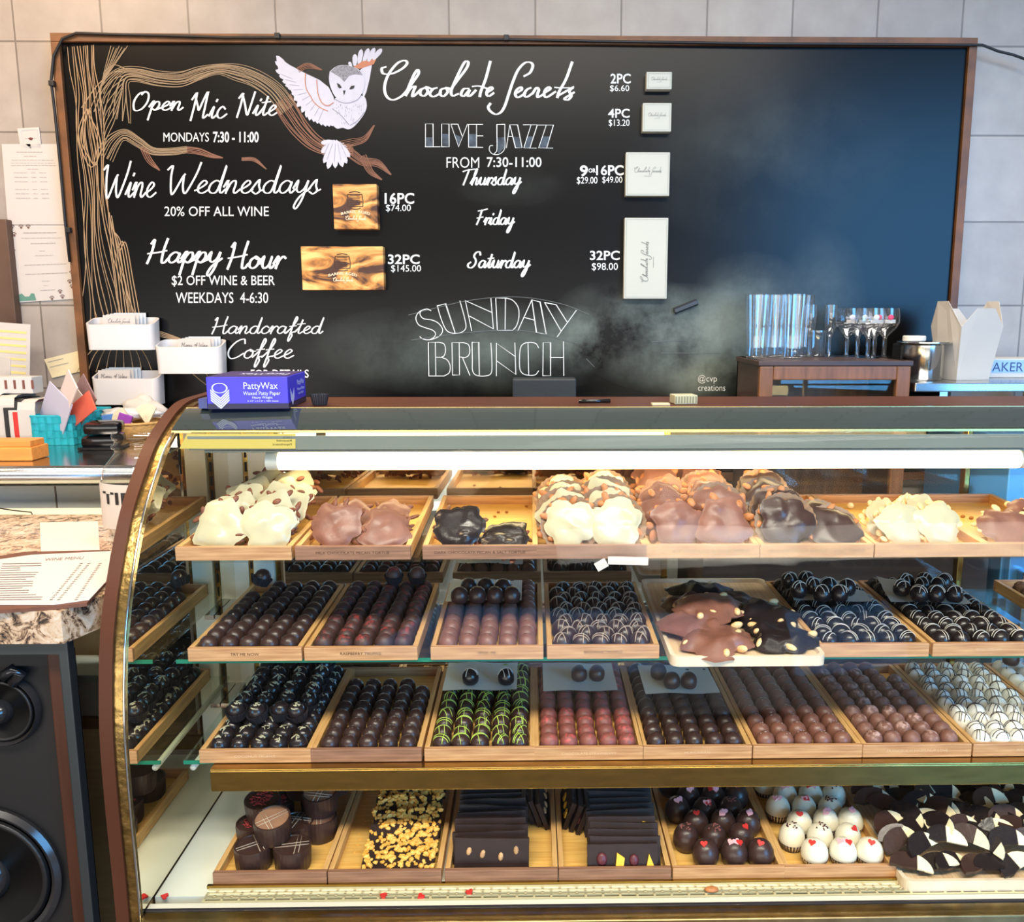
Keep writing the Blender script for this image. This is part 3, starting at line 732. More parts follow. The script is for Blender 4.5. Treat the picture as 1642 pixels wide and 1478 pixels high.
M = tray(1, tx(1, 1581), 'mixed nut milk clusters at the right edge', 'MIXED NUT TORTUE')
MX = cluster_specs(MILK, PEANUT, 15, .038, False, .009, .006, 3, 71)
stand(M, MX, [(.055, .05, 36, 1.05, 0), (.125, .05, 40, 1, 0), (.12, .1, 35, 1, .008)], 'mixed nut milk cluster', 'eighth top tray')
for k, (x, y) in enumerate([(.04, .25), (.05, .2), (.065, .205), (.075, .195), (.11, .18)]):
    spawn(CRUMB[0], M @ T(x, y, .005) @ SC(1.5), 'tiny nut crumb behind the mixed nut clusters', 'crumb', 'crumbs in the eighth top tray')
# ---------------------------------------------------------------- bark board on the middle shelf
PALEWOOD = bamboo('pale_board_wood', rgb(214, 176, 132), rgb(236, 206, 168), 'y')
def board(label, M, w, d, h=.016):
    t = thing('serving_board', label, 'serving board'); t.matrix_world = M
    out = rrect(w, d, .014); inn = [(.006 + x * (w - .012) / w, .006 + y * (d - .012) / d) for x, y in out]
    n = len(out); vs = [(x, y, 0) for x, y in out] + [(x, y, h) for x, y in out] + [(x, y, h) for x, y in inn] + [(x * .98 + w * .01, y * .98 + d * .01, h - .006) for x, y in inn]
    fs = [tuple(reversed(range(n)))] + [(k * n + i, k * n + (i + 1) % n, (k + 1) * n + (i + 1) % n, (k + 1) * n + i) for k in range(3) for i in range(n)]
    MB().add(vs, fs).build('rim', mat('pale_board_rim', rgb(228, 208, 180), .4, var=.1, scale=30), t)
    MB().add([(x * .98 + w * .01, y * .98 + d * .01, h - .0058) for x, y in inn], [tuple(range(n))]).build('board_floor', PALEWOOD, t)
    return M
bx0 = aty(1076, 1056, 1.245).x; bx1 = aty(1326, 1056, 1.245).x
MBD = board('pale wooden board of nut bark laid across the middle shelf', T(bx0, 1.245, ROWZ[2] + .001) @ RX(1.0), bx1 - bx0, .375)
bx0, bx1 = tx(4, 1437), tx(4, 1437) + .30
def bark(m, nut, seed, Rr, nn, th=.022):
    return ('nut_bark', cluster_mesh(m, seed, Rr, th, .12, 13, 1.7), [('peanuts', nuts_mesh(nut, seed + 3, nn, Rr * .95, .0095, .005, .006, False, (.45, 1.04)))])
bk = [(.075, .055, .018, 8, MILK, .052, 9, 'milk nut bark lump at the front of the board'), (.052, .105, .024, 0, MILK, .048, 7, 'milk nut bark lump at the left of the board'),
      (.085, .14, .04, 4, MILK, .05, 8, 'milk nut bark lump stacked on top in the middle'), (.062, .19, .024, 0, WARMDARK, .045, 5, 'milk nut bark lump behind the left stack'),
      (.13, .19, .024, 0, DARK, .05, 3, 'dark smooth bark lump at the back middle'), (.09, .24, .03, 0, BLACKCH, .048, 2, 'dark bark lump furthest back on the board'),
      (.185, .06, .018, 6, BLACKCH, .046, 9, 'black nut bark lump at the front right of the board'), (.178, .135, .026, 10, BLACKCH, .046, 12, 'black nut bark lump behind the front right one')]
for k, (x, y, z, lean, m, Rr, nn, lab) in enumerate(bk):
    spawn(bark(m, PEANUT, 100 + k * 3, Rr * 1.12, nn), MBD @ T(x, y, z + .002) @ RX(lean) @ RZ(k * 47), lab, 'nut bark', 'lumps of nut bark on the pale board')
# ---------------------------------------------------------------- bottom deck
M = tray(4, tx(4, 340), 'big round chocolate cups, leftmost tray', 'MILK CHOCOLATE', True, pale=True) if 0 else tray(4, tx(4, 340), 'big round chocolate cups, leftmost tray', None, True)
def choc_cup(top, kind, seed):
    n = 28; rf = lambda a, z: 1 + (.02 * math.cos(n * a) if .002 < z < .036 else 0)
    rd = random.Random(seed)
    body = MB().lathe([(.0255, 0), (.0272, .004), (.0288, .034), (.0286, .0375), (.0262, .0378), (.0255, .0362)], 84, rf=rf).mesh('chocolate_cup', DARK, 35)
    parts = [('filling', MB().lathe([(.0005, .0366), (.0262, .0362), (.0262, .030), (.0005, .030)][::-1], 32).mesh('filling', top, 35))]
    g = MB()
    if kind == 'lines':
        for ang, d in ((10, -.003), (12, .004), (98, -.012), (96, -.006)):
            a = R(ang); L = math.sqrt(.026 ** 2 - d * d)
            g.tube([(t * math.cos(a) - d * math.sin(a), t * math.sin(a) + d * math.cos(a), .0372) for t in (-L, 0, L)], .00055, 5)
        parts.append(('drizzle', g.mesh('drizzle', TAN, True)))
    elif kind == 'red':
        for _ in range(70):
            r, a = .018 * math.sqrt(rd.random()), rd.random() * 6.28
            g.ell((r * math.cos(a), r * math.sin(a), .0375), .0035, .001, .0009, (RZ(rd.uniform(0, 180)) @ RY(rd.uniform(-15, 15))).to_3x3(), 6, 4)
        parts.append(('red_flakes', g.mesh('red_flakes', mat('red_flakes', rgb(150, 46, 44), .5, var=.3, scale=300), True)))
    return ('chocolate_cup', body, parts)
CM, CT = mat('cup_top_milk', rgb(150, 112, 88), .4, var=.1, scale=60), DARK
cups = [(.112, .04, 0, CT, 'lines', 0, 'lined dark chocolate cup, bottom right at the tray front'), (.05, .042, 0, CT, 'lines', 0, 'lined dark chocolate cup at the tray front left, half covered'),
        (.032, .105, 0, CT, 'red', 0, 'dark chocolate cup with red flakes, low at the left rail'), (.1, .105, 0, CT, 'lines', 0, 'lined chocolate cup hidden under the front ones'),
        (.135, .12, 0, CM, 'lines', 0, 'lower milk-topped cup by the right rail'), (.05, .17, 0, CT, 'red', 0, 'dark cup with red flakes in the second row'),
        (.115, .19, 0, CT, 'lines', 0, 'lined dark cup in the back row'), (.045, .25, 0, CT, 'plain', 0, 'plain dark cup back left'), (.12, .26, 0, CT, 'lines', 0, 'lined dark cup back right'),
        (.078, .06, .039, CM, 'lines', 10, 'milk-topped lined cup standing on the front cups'), (.046, .115, .039, CT, 'red', 8, 'cup with bright red flakes standing on two others'),
        (.135, .135, .039, CM, 'lines', 8, 'milk-topped lined cup stacked on the right side'), (.09, .19, .039, CT, 'lines', 4, 'lined dark cup stacked in the middle'), (.145, .2, .039, CT, 'lines', 4, 'lined dark cup stacked at the back right'), (.04, .205, .039, CT, 'plain', 0, 'plain dark cup stacked at the back left')]
for k, (x, y, z, tm, kd, tl, lab) in enumerate(cups):
    spawn(choc_cup(tm, kd, k), M @ T(x, y, z + .005) @ RX(tl) @ RZ(k * 23), lab, 'chocolate cup', 'chocolate cups in the leftmost bottom tray')
BARCH = mat('bar_chocolate', rgb(46, 31, 28), .5, var=.2, scale=40, spec=.3)
def bar_mesh(w, h, t, seed):
    rd = random.Random(seed); bm = bmesh.new(); bmesh.ops.create_cube(bm, size=1); bmesh.ops.subdivide_edges(bm, edges=bm.edges[:], cuts=4, use_grid_fill=True)
    for v in bm.verts: v.co = (v.co.x * w + rd.uniform(-.0006, .0006), v.co.y * h + rd.uniform(-.0006, .0006), v.co.z * t + rd.uniform(-.0003, .0003))
    return MB().bm(bm).mesh('bar', BARCH, 40)
TOFFEE = mat('honeycomb_toffee', rgb(226, 152, 44), .55, col2=rgb(248, 200, 104), scale=120)
def chunks(seed, w, h, n, s=.0062, m=TOFFEE):
    rd = random.Random(seed); g = MB()
    for _ in range(n):
        bm = bmesh.new(); bmesh.ops.create_icosphere(bm, subdivisions=1, radius=s * rd.uniform(.5, 1.15))
        for v in bm.verts: v.co *= rd.uniform(.55, 1.15)
        g.bm(bm, T(rd.uniform(-w / 2, w / 2), rd.uniform(-h / 2, h / 2), .006) @ RZ(rd.uniform(0, 360)) @ SC(1, .8, .6))
    return g.mesh('toffee_pieces', m)
M = tray(4, tx(4, 525), 'honeycomb toffee chocolate bars', None, True)
for k in range(7):
    spawn(('toffee_bar', bar_mesh(.112, .05, .009, k), [('toffee_pieces', chunks(k, .112, .050, 130))]), M @ T(.103 + random.uniform(-.003, .003), .04 + k * .038, .017 + .006 * (k > 0) + k * .002) @ RX(24 if k else 12) @ RZ(random.uniform(-3, 3)),
          'dark bar covered in golden toffee bits, %s from the front' % ORD[k], 'chocolate bar', 'honeycomb toffee bars shingled in the second bottom tray')
tag(MB().add(*(lambda g: (g.v, g.f))((lambda g: [g.ell((M @ Vector((random.uniform(.014, .165), random.uniform(.02, .2), .0055)))[:], .0018 * random.uniform(.4, 1.2), .0013, .0009, None, 5, 3) for _ in range(120)] and g)(MB()))).build('toffee_dust', TOFFEE), 'golden toffee crumbs scattered on the floor of the toffee bar tray', 'toffee crumbs', None, 'stuff')
def fruit_bits(seed, kind, w=.108, h=.05):
    rd = random.Random(seed); g = MB()
    for k in range(4):
        x = (k - 1.5) * w / 4.3 + rd.uniform(-.003, .003); y = rd.uniform(-.006, .010)
        if kind == 'nut': g.ell((x, y, .0042), .0068, .0042, .003, RZ(rd.uniform(0, 180)).to_3x3(), 8, 5)
        elif k % 2: g.prism([(0, 0), (.014, .003), (.011, .013), (.004, .015)], .003, T(x - .006, y - .006, .003) @ RZ(rd.uniform(-30, 30)))
        else: g.ell((x, y, .0042), .007, .006, .003, RZ(rd.uniform(0, 180)).to_3x3(), 7, 4)
    return g
MANGO = mat('mango_yellow', rgb(240, 190, 50), .4, var=.1, scale=100); CRAN = mat('cranberry', rgb(92, 36, 44), .4)
def filed(M, kind, nfile, xc, side, desc, place):
    for k in range(nfile):
        y = .030 + k * .0185
        topm = fruit_bits(k, kind).mesh('bits', mat('mixed_nut_bits', rgb(196, 150, 104), .5, var=.3, scale=120) if kind == 'nut' else (MANGO if k % 3 == 0 else CRAN))
        spawn(('chocolate_bar', bar_mesh(.114 + random.uniform(-.004, .004), .052, .0075, k + 3), [('nut_bits' if kind == 'nut' else 'fruit_bits', topm)]),
              M @ T(xc + random.uniform(-.003, .003), y, .027 + random.uniform(0, .002)) @ RX((76 if kind == 'nut' else 68) - k * .8 + random.uniform(-2, 2)) @ RZ(random.uniform(-2, 2)), 'dark bar with %s, %s from front, %s' % (desc, ORD[k], place), 'chocolate bar', 'filed dark bars, ' + place)
    for k in range(3):
        topm = fruit_bits(k + 9, kind).mesh('bits', mat('mixed_nut_bits', (1, 1, 1)) if kind == 'nut' else (MANGO if k == 0 else CRAN))
        sx = side[0] + k * side[1]
        spawn(('chocolate_bar', bar_mesh(.11, .05, .0075, k + 30), [('nut_bits' if kind == 'nut' else 'fruit_bits', topm)]),
              M @ T(sx, .185 - k * .008 * side[2], .030) @ RZ(-90 * side[2]) @ RX(70), 'sideways dark bar with %s, %s from its rail, %s' % (desc, ORD[k], place), 'chocolate bar', 'sideways dark bars, ' + place)
M = tray(4, tx(4, 713), 'dark nut bars filed on edge', None, True)
filed(M, 'nut', 13, .069, (.152, -.012, -1), 'nuts', 'third bottom tray')
M = tray(4, tx(4, 896), 'dark fruit bars filed on edge', None, True)
filed(M, 'fruit', 12, .106, (.022, .011, 1), 'dried fruit', 'fourth bottom tray')
o = spawn(('chocolate_bar', bar_mesh(.112, .045, .008, 77), [('mango_pieces', MB().prism([(0, 0), (.013, .004), (.015, .018), (.003, .026)], .004, T(-.012, -.016, .004)).prism([(0, 0), (.016, .002), (.006, .026)], .004, T(.036, -.018, .004)).mesh('mango', MANGO)),
     ('cranberries', MB().ell((-.033, 0, .005), .009, .011, .004, None, 8, 5).ell((.018, -.002, .005), .008, .010, .004, None, 8, 5).mesh('cran', CRAN, True))]), M @ T(.1, .019, .027) @ RX(72) @ SC(.98), 'front dark bar showing yellow mango and dried cranberries', 'chocolate bar')
o.location.y += .0
def heart(s=.0042, n=14):
    return [(s * .062 * 16 * math.sin(t) ** 3, s * .062 * (13 * math.cos(t) - 5 * math.cos(2 * t) - 2 * math.cos(3 * t) - math.cos(4 * t))) for t in [2 * math.pi * k / n for k in range(n)]]
DPR = [(.012, 0), (.0165, .001), (.0205, .010), (.0212, .017), (.0198, .026), (.0155, .0345), (.009, .0395), (.0004, .0412)]
def dsurf(r):
    for (r1, z1), (r2, z2) in zip(DPR[3:], DPR[4:]):
        if r2 <= r <= r1: return z1 + (z2 - z1) * (r1 - r) / (r1 - r2)
    return .041
def dome(m, seed, kind, base=None):
    rd = random.Random(seed); body = MB().lathe(DPR, 24, rf=lambda a, z: 1 + .012 * math.sin(2 * a + seed)).mesh('dome', m, True); parts = []
    def hearts(mt, n):
        g = MB()
        for k in range(n):
            a = rd.uniform(-2.6, -.5); r = rd.uniform(.003, .009); 
            g.prism(heart(.0060), .0016, T(r * math.cos(a), r * math.sin(a), dsurf(r) - .0004) @ RZ(math.degrees(a) + 90) @ RX(28) @ RZ(rd.uniform(-40, 40)))
        return g.mesh('heart_sprinkles', mt)
    if kind == 'red': parts.append(('heart_sprinkle', hearts(RED, 1)))
    if kind == 'pink': parts.append(('heart_sprinkle', hearts(PINK, 2)))
    if kind == 'mix': parts += [('heart_sprinkle', hearts(RED, 1)), ('heart_sprinkle', hearts(PINK, 2))]
    if kind == 'flake':
        g = MB()
        for _ in range(16):
            r, a = .010 * math.sqrt(rd.random()), rd.random() * 6.28
            g.box(-.0013, .0013, -.0009, .0009, -.0004, .0009, T(r * math.cos(a), r * math.sin(a), dsurf(r)) @ RZ(rd.uniform(0, 90)))
        parts.append(('flakes', g.mesh('flakes', mat('flakes_dark', rgb(86, 46, 40), .6) if m is not DARK else mat('flakes_red', rgb(140, 84, 78), .6))))
    if base:
        n = 48; rf = lambda a, z: 1 + .02 * (1 if int(round(a / (2 * math.pi) * n)) % 2 else -1)
        parts.append(('chocolate_base', MB().lathe([(.016, -.001), (.0205, .010), (.0212, .0115), (.0205, .0125)], n, rf=rf).mesh('dome_base', DARK)))
    return ('cake_bonbon', body, parts)
KD = ['red', 'pink', 'flake', 'mix', 'pink', 'flake', 'red', 'mix']
def domes(M, m, what, where, rows, base):
    n = 0
    for j in range(rows):
        for i in range(3 if j % 2 == 0 else 3):
            x = .045 + i * .0455 + (-.012 if j % 2 else .012); y = .034 + j * .041
            kd = KD[(n * 3 + j * j) % 8]; n += 1
            words = {'red': 'a red heart', 'pink': 'pink hearts', 'mix': 'red and pink hearts', 'flake': 'dark flakes'}[kd]
            spawn(dome(m, n, kd, base), M @ T(min(max(x, .031), .144), y, .006) @ RZ(random.uniform(-25, 25)) @ RX(random.uniform(-4, 10)), '%s with %s, %s from left, %s row from front' % (what, words, ORD[i], ORD[j]), 'bonbon', what + 's ' + where)
M = tray(4, tx(4, 1079), 'big dark domes with sprinkles', 'DARK CHOCOLATE CAKE BALLS', pale=True) if 0 else tray(4, tx(4, 1079), 'big dark domes with sprinkles')
domes(M, DARK, 'big dark dome', 'in the fifth bottom tray', 7, False)
M = tray(4, tx(4, 1258), 'big white domes with sprinkles')
domes(M, mat('white_icing', rgb(236, 228, 204), .3, var=.03, scale=40), 'big white dome', 'in the sixth bottom tray', 7, True)
MB4 = board('pale rounded board of chocolate-dipped apple slices at bottom right', T(tx(4, 1437), 1.190, .5855), .31, .40, .018)
APPLE = mat('apple_cream', rgb(246, 230, 190), .6, var=.05, scale=80)
def slice_spec(seed):
    rd = random.Random(seed); L, w = .031, .0165
    arc = [(L * math.cos(a), w * 1.5 * math.sin(a)) for a in [math.pi * k / 12 for k in range(13)]]
    cut = rd.choice((4, 5, 6)); xa = arc[cut][0]
    flat = lambda f: [(x, y) for x, y in arc if f(x)]
    tip = flat(lambda x: x >= xa); dip = flat(lambda x: x <= xa)
    a = MB().prism(tip + [(xa, .0)], .0035, RX(6)); b = MB().prism([(xa - .001, 0)] + [(x * 1.03, y * 1.06 + (.0 if abs(x) < L else -.002)) for x, y in dip] + [(-L * .5, -.004)], .0055, T(0, 0, -.001))
    return ('dipped_apple_slice', b.mesh('dip', BLACKCH if seed % 3 else DARK), [('apple_tip', a.mesh('tip', APPLE))])
SL = [slice_spec(s) for s in range(6)]
k = 0
for j in range(11):
    for i in range(9):
        x = .026 + i * .0315 + random.uniform(-.009, .009); y = .022 + j * .033 + random.uniform(-.010, .010); z = .016 + random.uniform(0, .012) + .010 * math.sin(min(1, i / 3) * 1.57)
        if j == 0: z = .013; y = .016 + random.uniform(0, .006)
        if i < 2 and j > 4 and random.random() < .5 or x > .29: continue
        lab = 'dipped apple slice, %s across and %s back on its board' % (ORD[i], ORD[j])
        spawn(SL[k % 6], MB4 @ T(x, y, z + .012) @ RZ(random.uniform(-75, 35)) @ RX(random.uniform(8, 22) if j == 0 else random.uniform(15, 55)) @ RY(random.uniform(-14, 14)) @ SC(1.02), lab, 'apple slice', 'dipped apple slices on the bottom right board'); k += 1
# sprinkles lost on the grille and deck
for px, py, m, nm, lab in ((675, 1437, RED, 'heart_sprinkle', 'red heart sprinkle fallen on the grille, left of the almond'), (753, 1430, RED, 'heart_sprinkle', 'red heart sprinkle on the grille, nearest the middle'), (615, 1436, RED, 'heart_sprinkle', 'small red sprinkle on the left part of the grille'), (264, 1436, RED, 'heart_sprinkle', 'red sprinkle lying on the white deck at far left')):
    p = atz(px, py, .588); z = .587 if px > 330 else .5856
    tag(MB().prism(heart(.006), .003, T(p.x, p.y, z) @ RZ(px)).build(nm, m), lab, 'sprinkle')
p = atz(1141, 1426, .59)
tag(MB().ell((p.x, p.y, .5905), .011, .0062, .0042, None, 12, 8).build('almond', ALMOND, None, True), 'single brown almond fallen on the air grille', 'almond')
# white tag hanging under the top shelf
p = aty(1005, 900, 1.262)
tag(MB().box(-.03, .03, -.0012, .0, 0, .012, T(p.x + .002, 1.262, p.z - .005) @ RZ(-6)).box(-.012, .006, -.001, 0, -.004, .01, T(p.x - .034, 1.262, p.z - .006) @ RY(-30)).build('paper_tag', PAPER), 'crumpled white paper tag on the top shelf edge', 'paper tag')
# ---------------------------------------------------------------- chalkboard
def BP(x, y, off=.0012): return aty(x, y, YB - off)
FW = 11
c4 = [(101, 73), (1548, 81), (1513, 545), (1500, 760), (160, 760), (146, 640)]
bTL, bTR = aty(98, 68, YB), aty(1551, 77, YB); bx0, bx1, bzt, bzb = bTL.x, bTR.x, (bTL.z + bTR.z) / 2, 1.0
def board_mat():
    m, nt, b = _nodes('chalkboard_black')
    tc = nt.nodes.new('ShaderNodeTexCoord')
    no = nt.nodes.new('ShaderNodeTexNoise'); no.inputs['Scale'].default_value = 3.2; no.inputs['Detail'].default_value = 8; no.inputs['Roughness'].default_value = .62
    nt.links.new(tc.outputs['Object'], no.inputs['Vector'])
    # rubbed-out chalk: soft patches at their own places on the board
    def blob(cx, cz, rx, rz, k):
        mp = nt.nodes.new('ShaderNodeMapping'); mp.vector_type = 'POINT'
        mp.inputs['Location'].default_value = (-cx / rx, 0, -cz / rz); mp.inputs['Scale'].default_value = (1 / rx, 0, 1 / rz)
        nt.links.new(tc.outputs['Object'], mp.inputs[0])
        gr = nt.nodes.new('ShaderNodeTexGradient'); gr.gradient_type = 'SPHERICAL'; nt.links.new(mp.outputs[0], gr.inputs[0])
        mu = nt.nodes.new('ShaderNodeMath'); mu.operation = 'MULTIPLY'; mu.inputs[1].default_value = k
        nt.links.new(gr.outputs[1], mu.inputs[0]); return mu
    acc = None
    for px, py, rx, rz, k in ((1090, 545, .30, .16, 1.15), (1010, 500, .22, .10, .6), (1200, 470, .16, .12, .5), (930, 545, .12, .10, .9), (820, 300, .16, .06, .14), (760, 560, .5, .14, .5), (1230, 250, .4, .25, .13), (1130, 600, .14, .10, .6), (1320, 480, .13, .2, .25)):
        p = aty(px, py, YB); q = blob(p.x, p.z, rx, rz, k)
        if acc is None: acc = q
        else:
            a = nt.nodes.new('ShaderNodeMath'); a.operation = 'ADD'; nt.links.new(acc.outputs[0], a.inputs[0]); nt.links.new(q.outputs[0], a.inputs[1]); acc = a
    mr = nt.nodes.new('ShaderNodeMapRange'); mr.inputs[1].default_value = .36; mr.inputs[2].default_value = .68; nt.links.new(no.outputs[0], mr.inputs[0])
    mm = nt.nodes.new('ShaderNodeMath'); mm.operation = 'MULTIPLY'; mm.use_clamp = True; nt.links.new(acc.outputs[0], mm.inputs[0]); nt.links.new(mr.outputs[0], mm.inputs[1])
    mx = nt.nodes.new('ShaderNodeMixRGB'); mx.inputs[1].default_value = (*rgb(9, 8, 8), 1); mx.inputs[2].default_value = (*rgb(150, 162, 152), 1)
    nt.links.new(mm.outputs[0], mx.inputs[0]); nt.links.new(mx.outputs[0], b.inputs['Base Color'])
    b.inputs['Roughness'].default_value = .26; b.inputs['Specular IOR Level'].default_value = .22
    return m
cb = thing('chalkboard', 'large wood-framed chalkboard with painted owl, tree and menu lettering on the tiled wall', 'chalkboard', ((bx0 + bx1) / 2, YB, bzb))
CBI = Matrix.Translation((-(bx0 + bx1) / 2, -YB, -bzb))
def bpart(mb, name, m, smooth=False, parent=cb):
    o = mb.build(name, m, None, smooth); o.parent = parent; o.matrix_parent_inverse = CBI; return o
bpart(MB().box(bx0, bx1, YB, YB + .03, bzb, bzt), 'slate_panel', board_mat())
FRM = mat('frame_stained_wood', rgb(112, 70, 36), .5, var=.35, scale=5, stretch=(3, 3, 3), bump=.15)
fw = .022
for (a, b, c, d) in ((bx0 - fw, bx1 + fw, bzt, bzt + fw), (bx0 - fw, bx1 + fw, bzb - fw, bzb), (bx0 - fw, bx0, bzb, bzt), (bx1, bx1 + fw, bzb, bzt)):
    bpart(MB().box(a, b, YB - .012, YB + .032, c, d, bev=.002), 'frame_rail', FRM)
CHALK = mat('chalk_paint_white', rgb(240, 240, 236), .7)
THIN = mat('chalk_line_white', rgb(206, 208, 204), .8)
# --- skeleton script alphabet (x-height 1, baseline 0)
G = {
'a': (1.15, [[(.85, .85), (.5, 1), (.15, .7), (.1, .25), (.4, 0), (.75, .3), (.9, .9), (.85, .3), (1.0, .016), (1.25, .3)]]),
'c': (.95, [[(.8, .8), (.5, 1), (.15, .6), (.2, .15), (.55, 0), (1.05, .35)]]),
'd': (1.2, [[(.85, .85), (.5, 1), (.15, .7), (.1, .25), (.4, 0), (.75, .3), (1.0, 2.2), (.9, .4), (1.05, .016), (1.3, .3)]]),
'e': (.9, [[(-.05, .2), (.45, .5), (.72, .82), (.48, 1), (.18, .6), (.22, .15), (.55, 0), (1, .3)]]),
'f': (.85, [[(-.1, .1), (.4, .9), (.72, 1.9), (.58, 2.25), (.45, 1.6), (.38, .3), (.3, -.8), (.42, -1.0), (.6, -.3), (.5, .1), (.95, .3)], [(.1, .95), (.8, 1.05)]]),
'h': (1.15, [[(-.05, .2), (.45, 1.5), (.52, 2.2), (.36, 1.9), (.2, 0)], [(.2, .1), (.42, .8), (.7, 1), (.8, .7), (.75, .2), (.9, .0), (1.2, .3)]]),
'i': (.6, [[(-.05, .2), (.28, 1), (.22, .25), (.36, 0), (.7, .3)], [(.42, 1.45), (.48, 1.6)]]),
'l': (.65, [[(-.05, .2), (.45, 1.5), (.48, 2.2), (.3, 1.8), (.22, .3), (.36, 0), (.75, .3)]]),
'n': (1.15, [[(-.05, .5), (.18, 1), (.2, 0)], [(.2, .1), (.42, .8), (.7, 1), (.8, .7), (.75, .2), (.9, 0), (1.2, .3)]]),
'o': (1.0, [[(.55, 1), (.18, .7), (.15, .2), (.48, 0), (.8, .3), (.8, .8), (.5, 1), (.65, .78), (1.05, .8)]]),
'p': (1.05, [[(-.05, .4), (.25, 1.05), (.2, 0), (.15, -1.1)], [(.2, .3), (.45, .9), (.75, .95), (.85, .5), (.6, .025), (.32, .15)], [(.62, .025), (1.1, .3)]]),
'r': (.8, [[(-.05, .4), (.22, 1.02), (.25, .5), (.22, 0)], [(.24, .25), (.4, .75), (.65, 1), (.85, .85)]]),
's': (.8, [[(-.05, .2), (.42, 1.05), (.5, .6), (.65, .2), (.4, -.05), (.1, .12)], [(.64, .15), (.9, .3)]]),
't': (.75, [[(-.05, .2), (.38, 1), (.48, 1.9), (.34, .4), (.48, 0), (.85, .3)], [(.02, 1.25), (.85, 1.35)]]),
'u': (1.15, [[(-.05, .4), (.2, 1), (.2, .3), (.42, 0), (.75, .3), (.86, 1), (.8, .3), (.95, 0), (1.2, .3)]]),
'y': (1.1, [[(-.05, .4), (.2, 1), (.22, .3), (.48, .08), (.8, .4), (.95, 1), (.8, -.4), (.5, -1.2), (.3, -1.0), (.55, -.3), (1.2, .4)]]),
'C': (1.6, [[(1.5, 1.7), (1.3, 2.2), (.7, 1.9), (.25, 1.1), (.25, .4), (.6, -.05), (1.1, .1), (1.6, .55)]]),
'F': (1.5, [[(.15, 2.0), (.8, 2.1), (1.6, 2.3)], [(.75, 2.1), (.6, 1.0), (.35, 0)], [(.2, .95), (1.15, 1.1)]]),
'H': (1.75, [[(.1, 1.8), (.3, 2.15), (.3, 1.0), (.15, -.05)], [(.0, .85), (.7, .95), (1.5, 1.15)], [(1.35, 2.25), (1.25, 1.2), (1.3, .1), (1.55, .025), (1.75, .35)]]),
'M': (2.0, [[(.0, 1.6), (.35, 2.15), (.35, 1.2), (.25, -.2)], [(.35, 1.7), (.7, 1.0), (.85, .7), (1.1, 1.5), (1.4, 2.25), (1.4, 1.0), (1.4, .025), (1.8, .3)]]),
'N': (1.8, [[(.05, 1.7), (.35, 2.15), (.35, 1.0), (.25, -.2)], [(.35, 2.0), (.8, 1.0), (1.2, .025), (1.35, .9), (1.5, 2.3)]]),
'O': (1.7, [[(.95, 2.1), (.4, 1.9), (.1, 1.0), (.35, .025), (.95, .1), (1.35, .9), (1.3, 1.8), (.9, 2.15), (.65, 1.8)]]),
'S': (1.5, [[(1.45, 1.8), (1.25, 2.2), (.8, 2.1), (.6, 1.6), (.95, 1.1), (1.0, .5), (.6, 0), (.1, .1), (.0, .5), (.3, .75)]]),
'T': (1.5, [[(.0, 1.85), (.6, 2.05), (1.7, 2.2)], [(.85, 2.1), (.65, 1.0), (.45, 0)]]),
'W': (2.4, [[(.0, 1.85), (.3, 2.15), (.35, 1.3), (.6, .1), (.8, .0), (1.2, 1.2), (1.35, 1.5)], [(1.3, 1.3), (1.4, .5), (1.6, 0), (1.8, .2), (2.2, 1.5), (2.35, 2.4)]]),
}
def script(word, slant=.22):
    st = []; x = 0
    for ch in word:
        adv, ss = G[ch]
        for s in ss: st.append([(px + x + py * slant, py) for px, py in s])
        x += adv
    return st
def lay_script(mb, word, box, w, slant=.22, cal=.18, fn=BP):
    st = script(word, slant); X = [p[0] for s in st for p in s]; Y = [p[1] for s in st for p in s]
    x0, x1, y0, y1 = min(X), max(X), min(Y), max(Y)
    for s in st:
        pts = catmull([(box[0] + (p[0] - x0) / (x1 - x0) * (box[2] - box[0]), box[3] - (p[1] - y0) / (y1 - y0) * (box[3] - box[1])) for p in s], 6)
        ribbon(mb, pts, w, fn, cal)
def lay_text(mb, s, box, bold=0., fn=BP, shear=0.):
    text_on(mb, s, lambda u, v: fn(box[0] + u * (box[2] - box[0]), box[3] - v * (box[3] - box[1])), bold, shear)
def lettering(kind, items, m=None):
    for it in items:
        g = MB()
        for t in (it if isinstance(it, list) else [it]):
            if t[0] == 's': lay_script(g, t[1], t[2], t[3] * .54, cal=.34)
            else: lay_text(g, t[1], t[2], t[3])
        bpart(g, kind, m or CHALK)
lettering('script_lettering', [
    [('s', 'Open', (215, 146.7, 293.5, 192), 4.4), ('s', 'Mic', (305.7, 147.6, 363.6, 193), 4.4), ('s', 'Nite', (380, 147.6, 445, 188), 4.4)],
    [('s', 'Wine', (167, 259, 250, 316), 4.4), ('s', 'Wednesdays', (269.5, 261, 514, 334), 4.4)],
    [('s', 'Happy', (236, 383, 356, 441.6), 5.6), ('s', 'Hour', (365, 387.5, 458, 431), 5.6)],
    [('s', 'Handcrafted', (340, 508, 519.5, 546.4), 3.4), ('s', 'Coffee', (366, 542.8, 471, 588), 3.6)],
    [('s', 'Thursday', (742.6, 271, 835.8, 310), 4.0)], [('s', 'Friday', (764.5, 335, 824.8, 372.8), 4.0)], [('s', 'Saturday', (750.8, 403.8, 850, 443), 4.4)]])
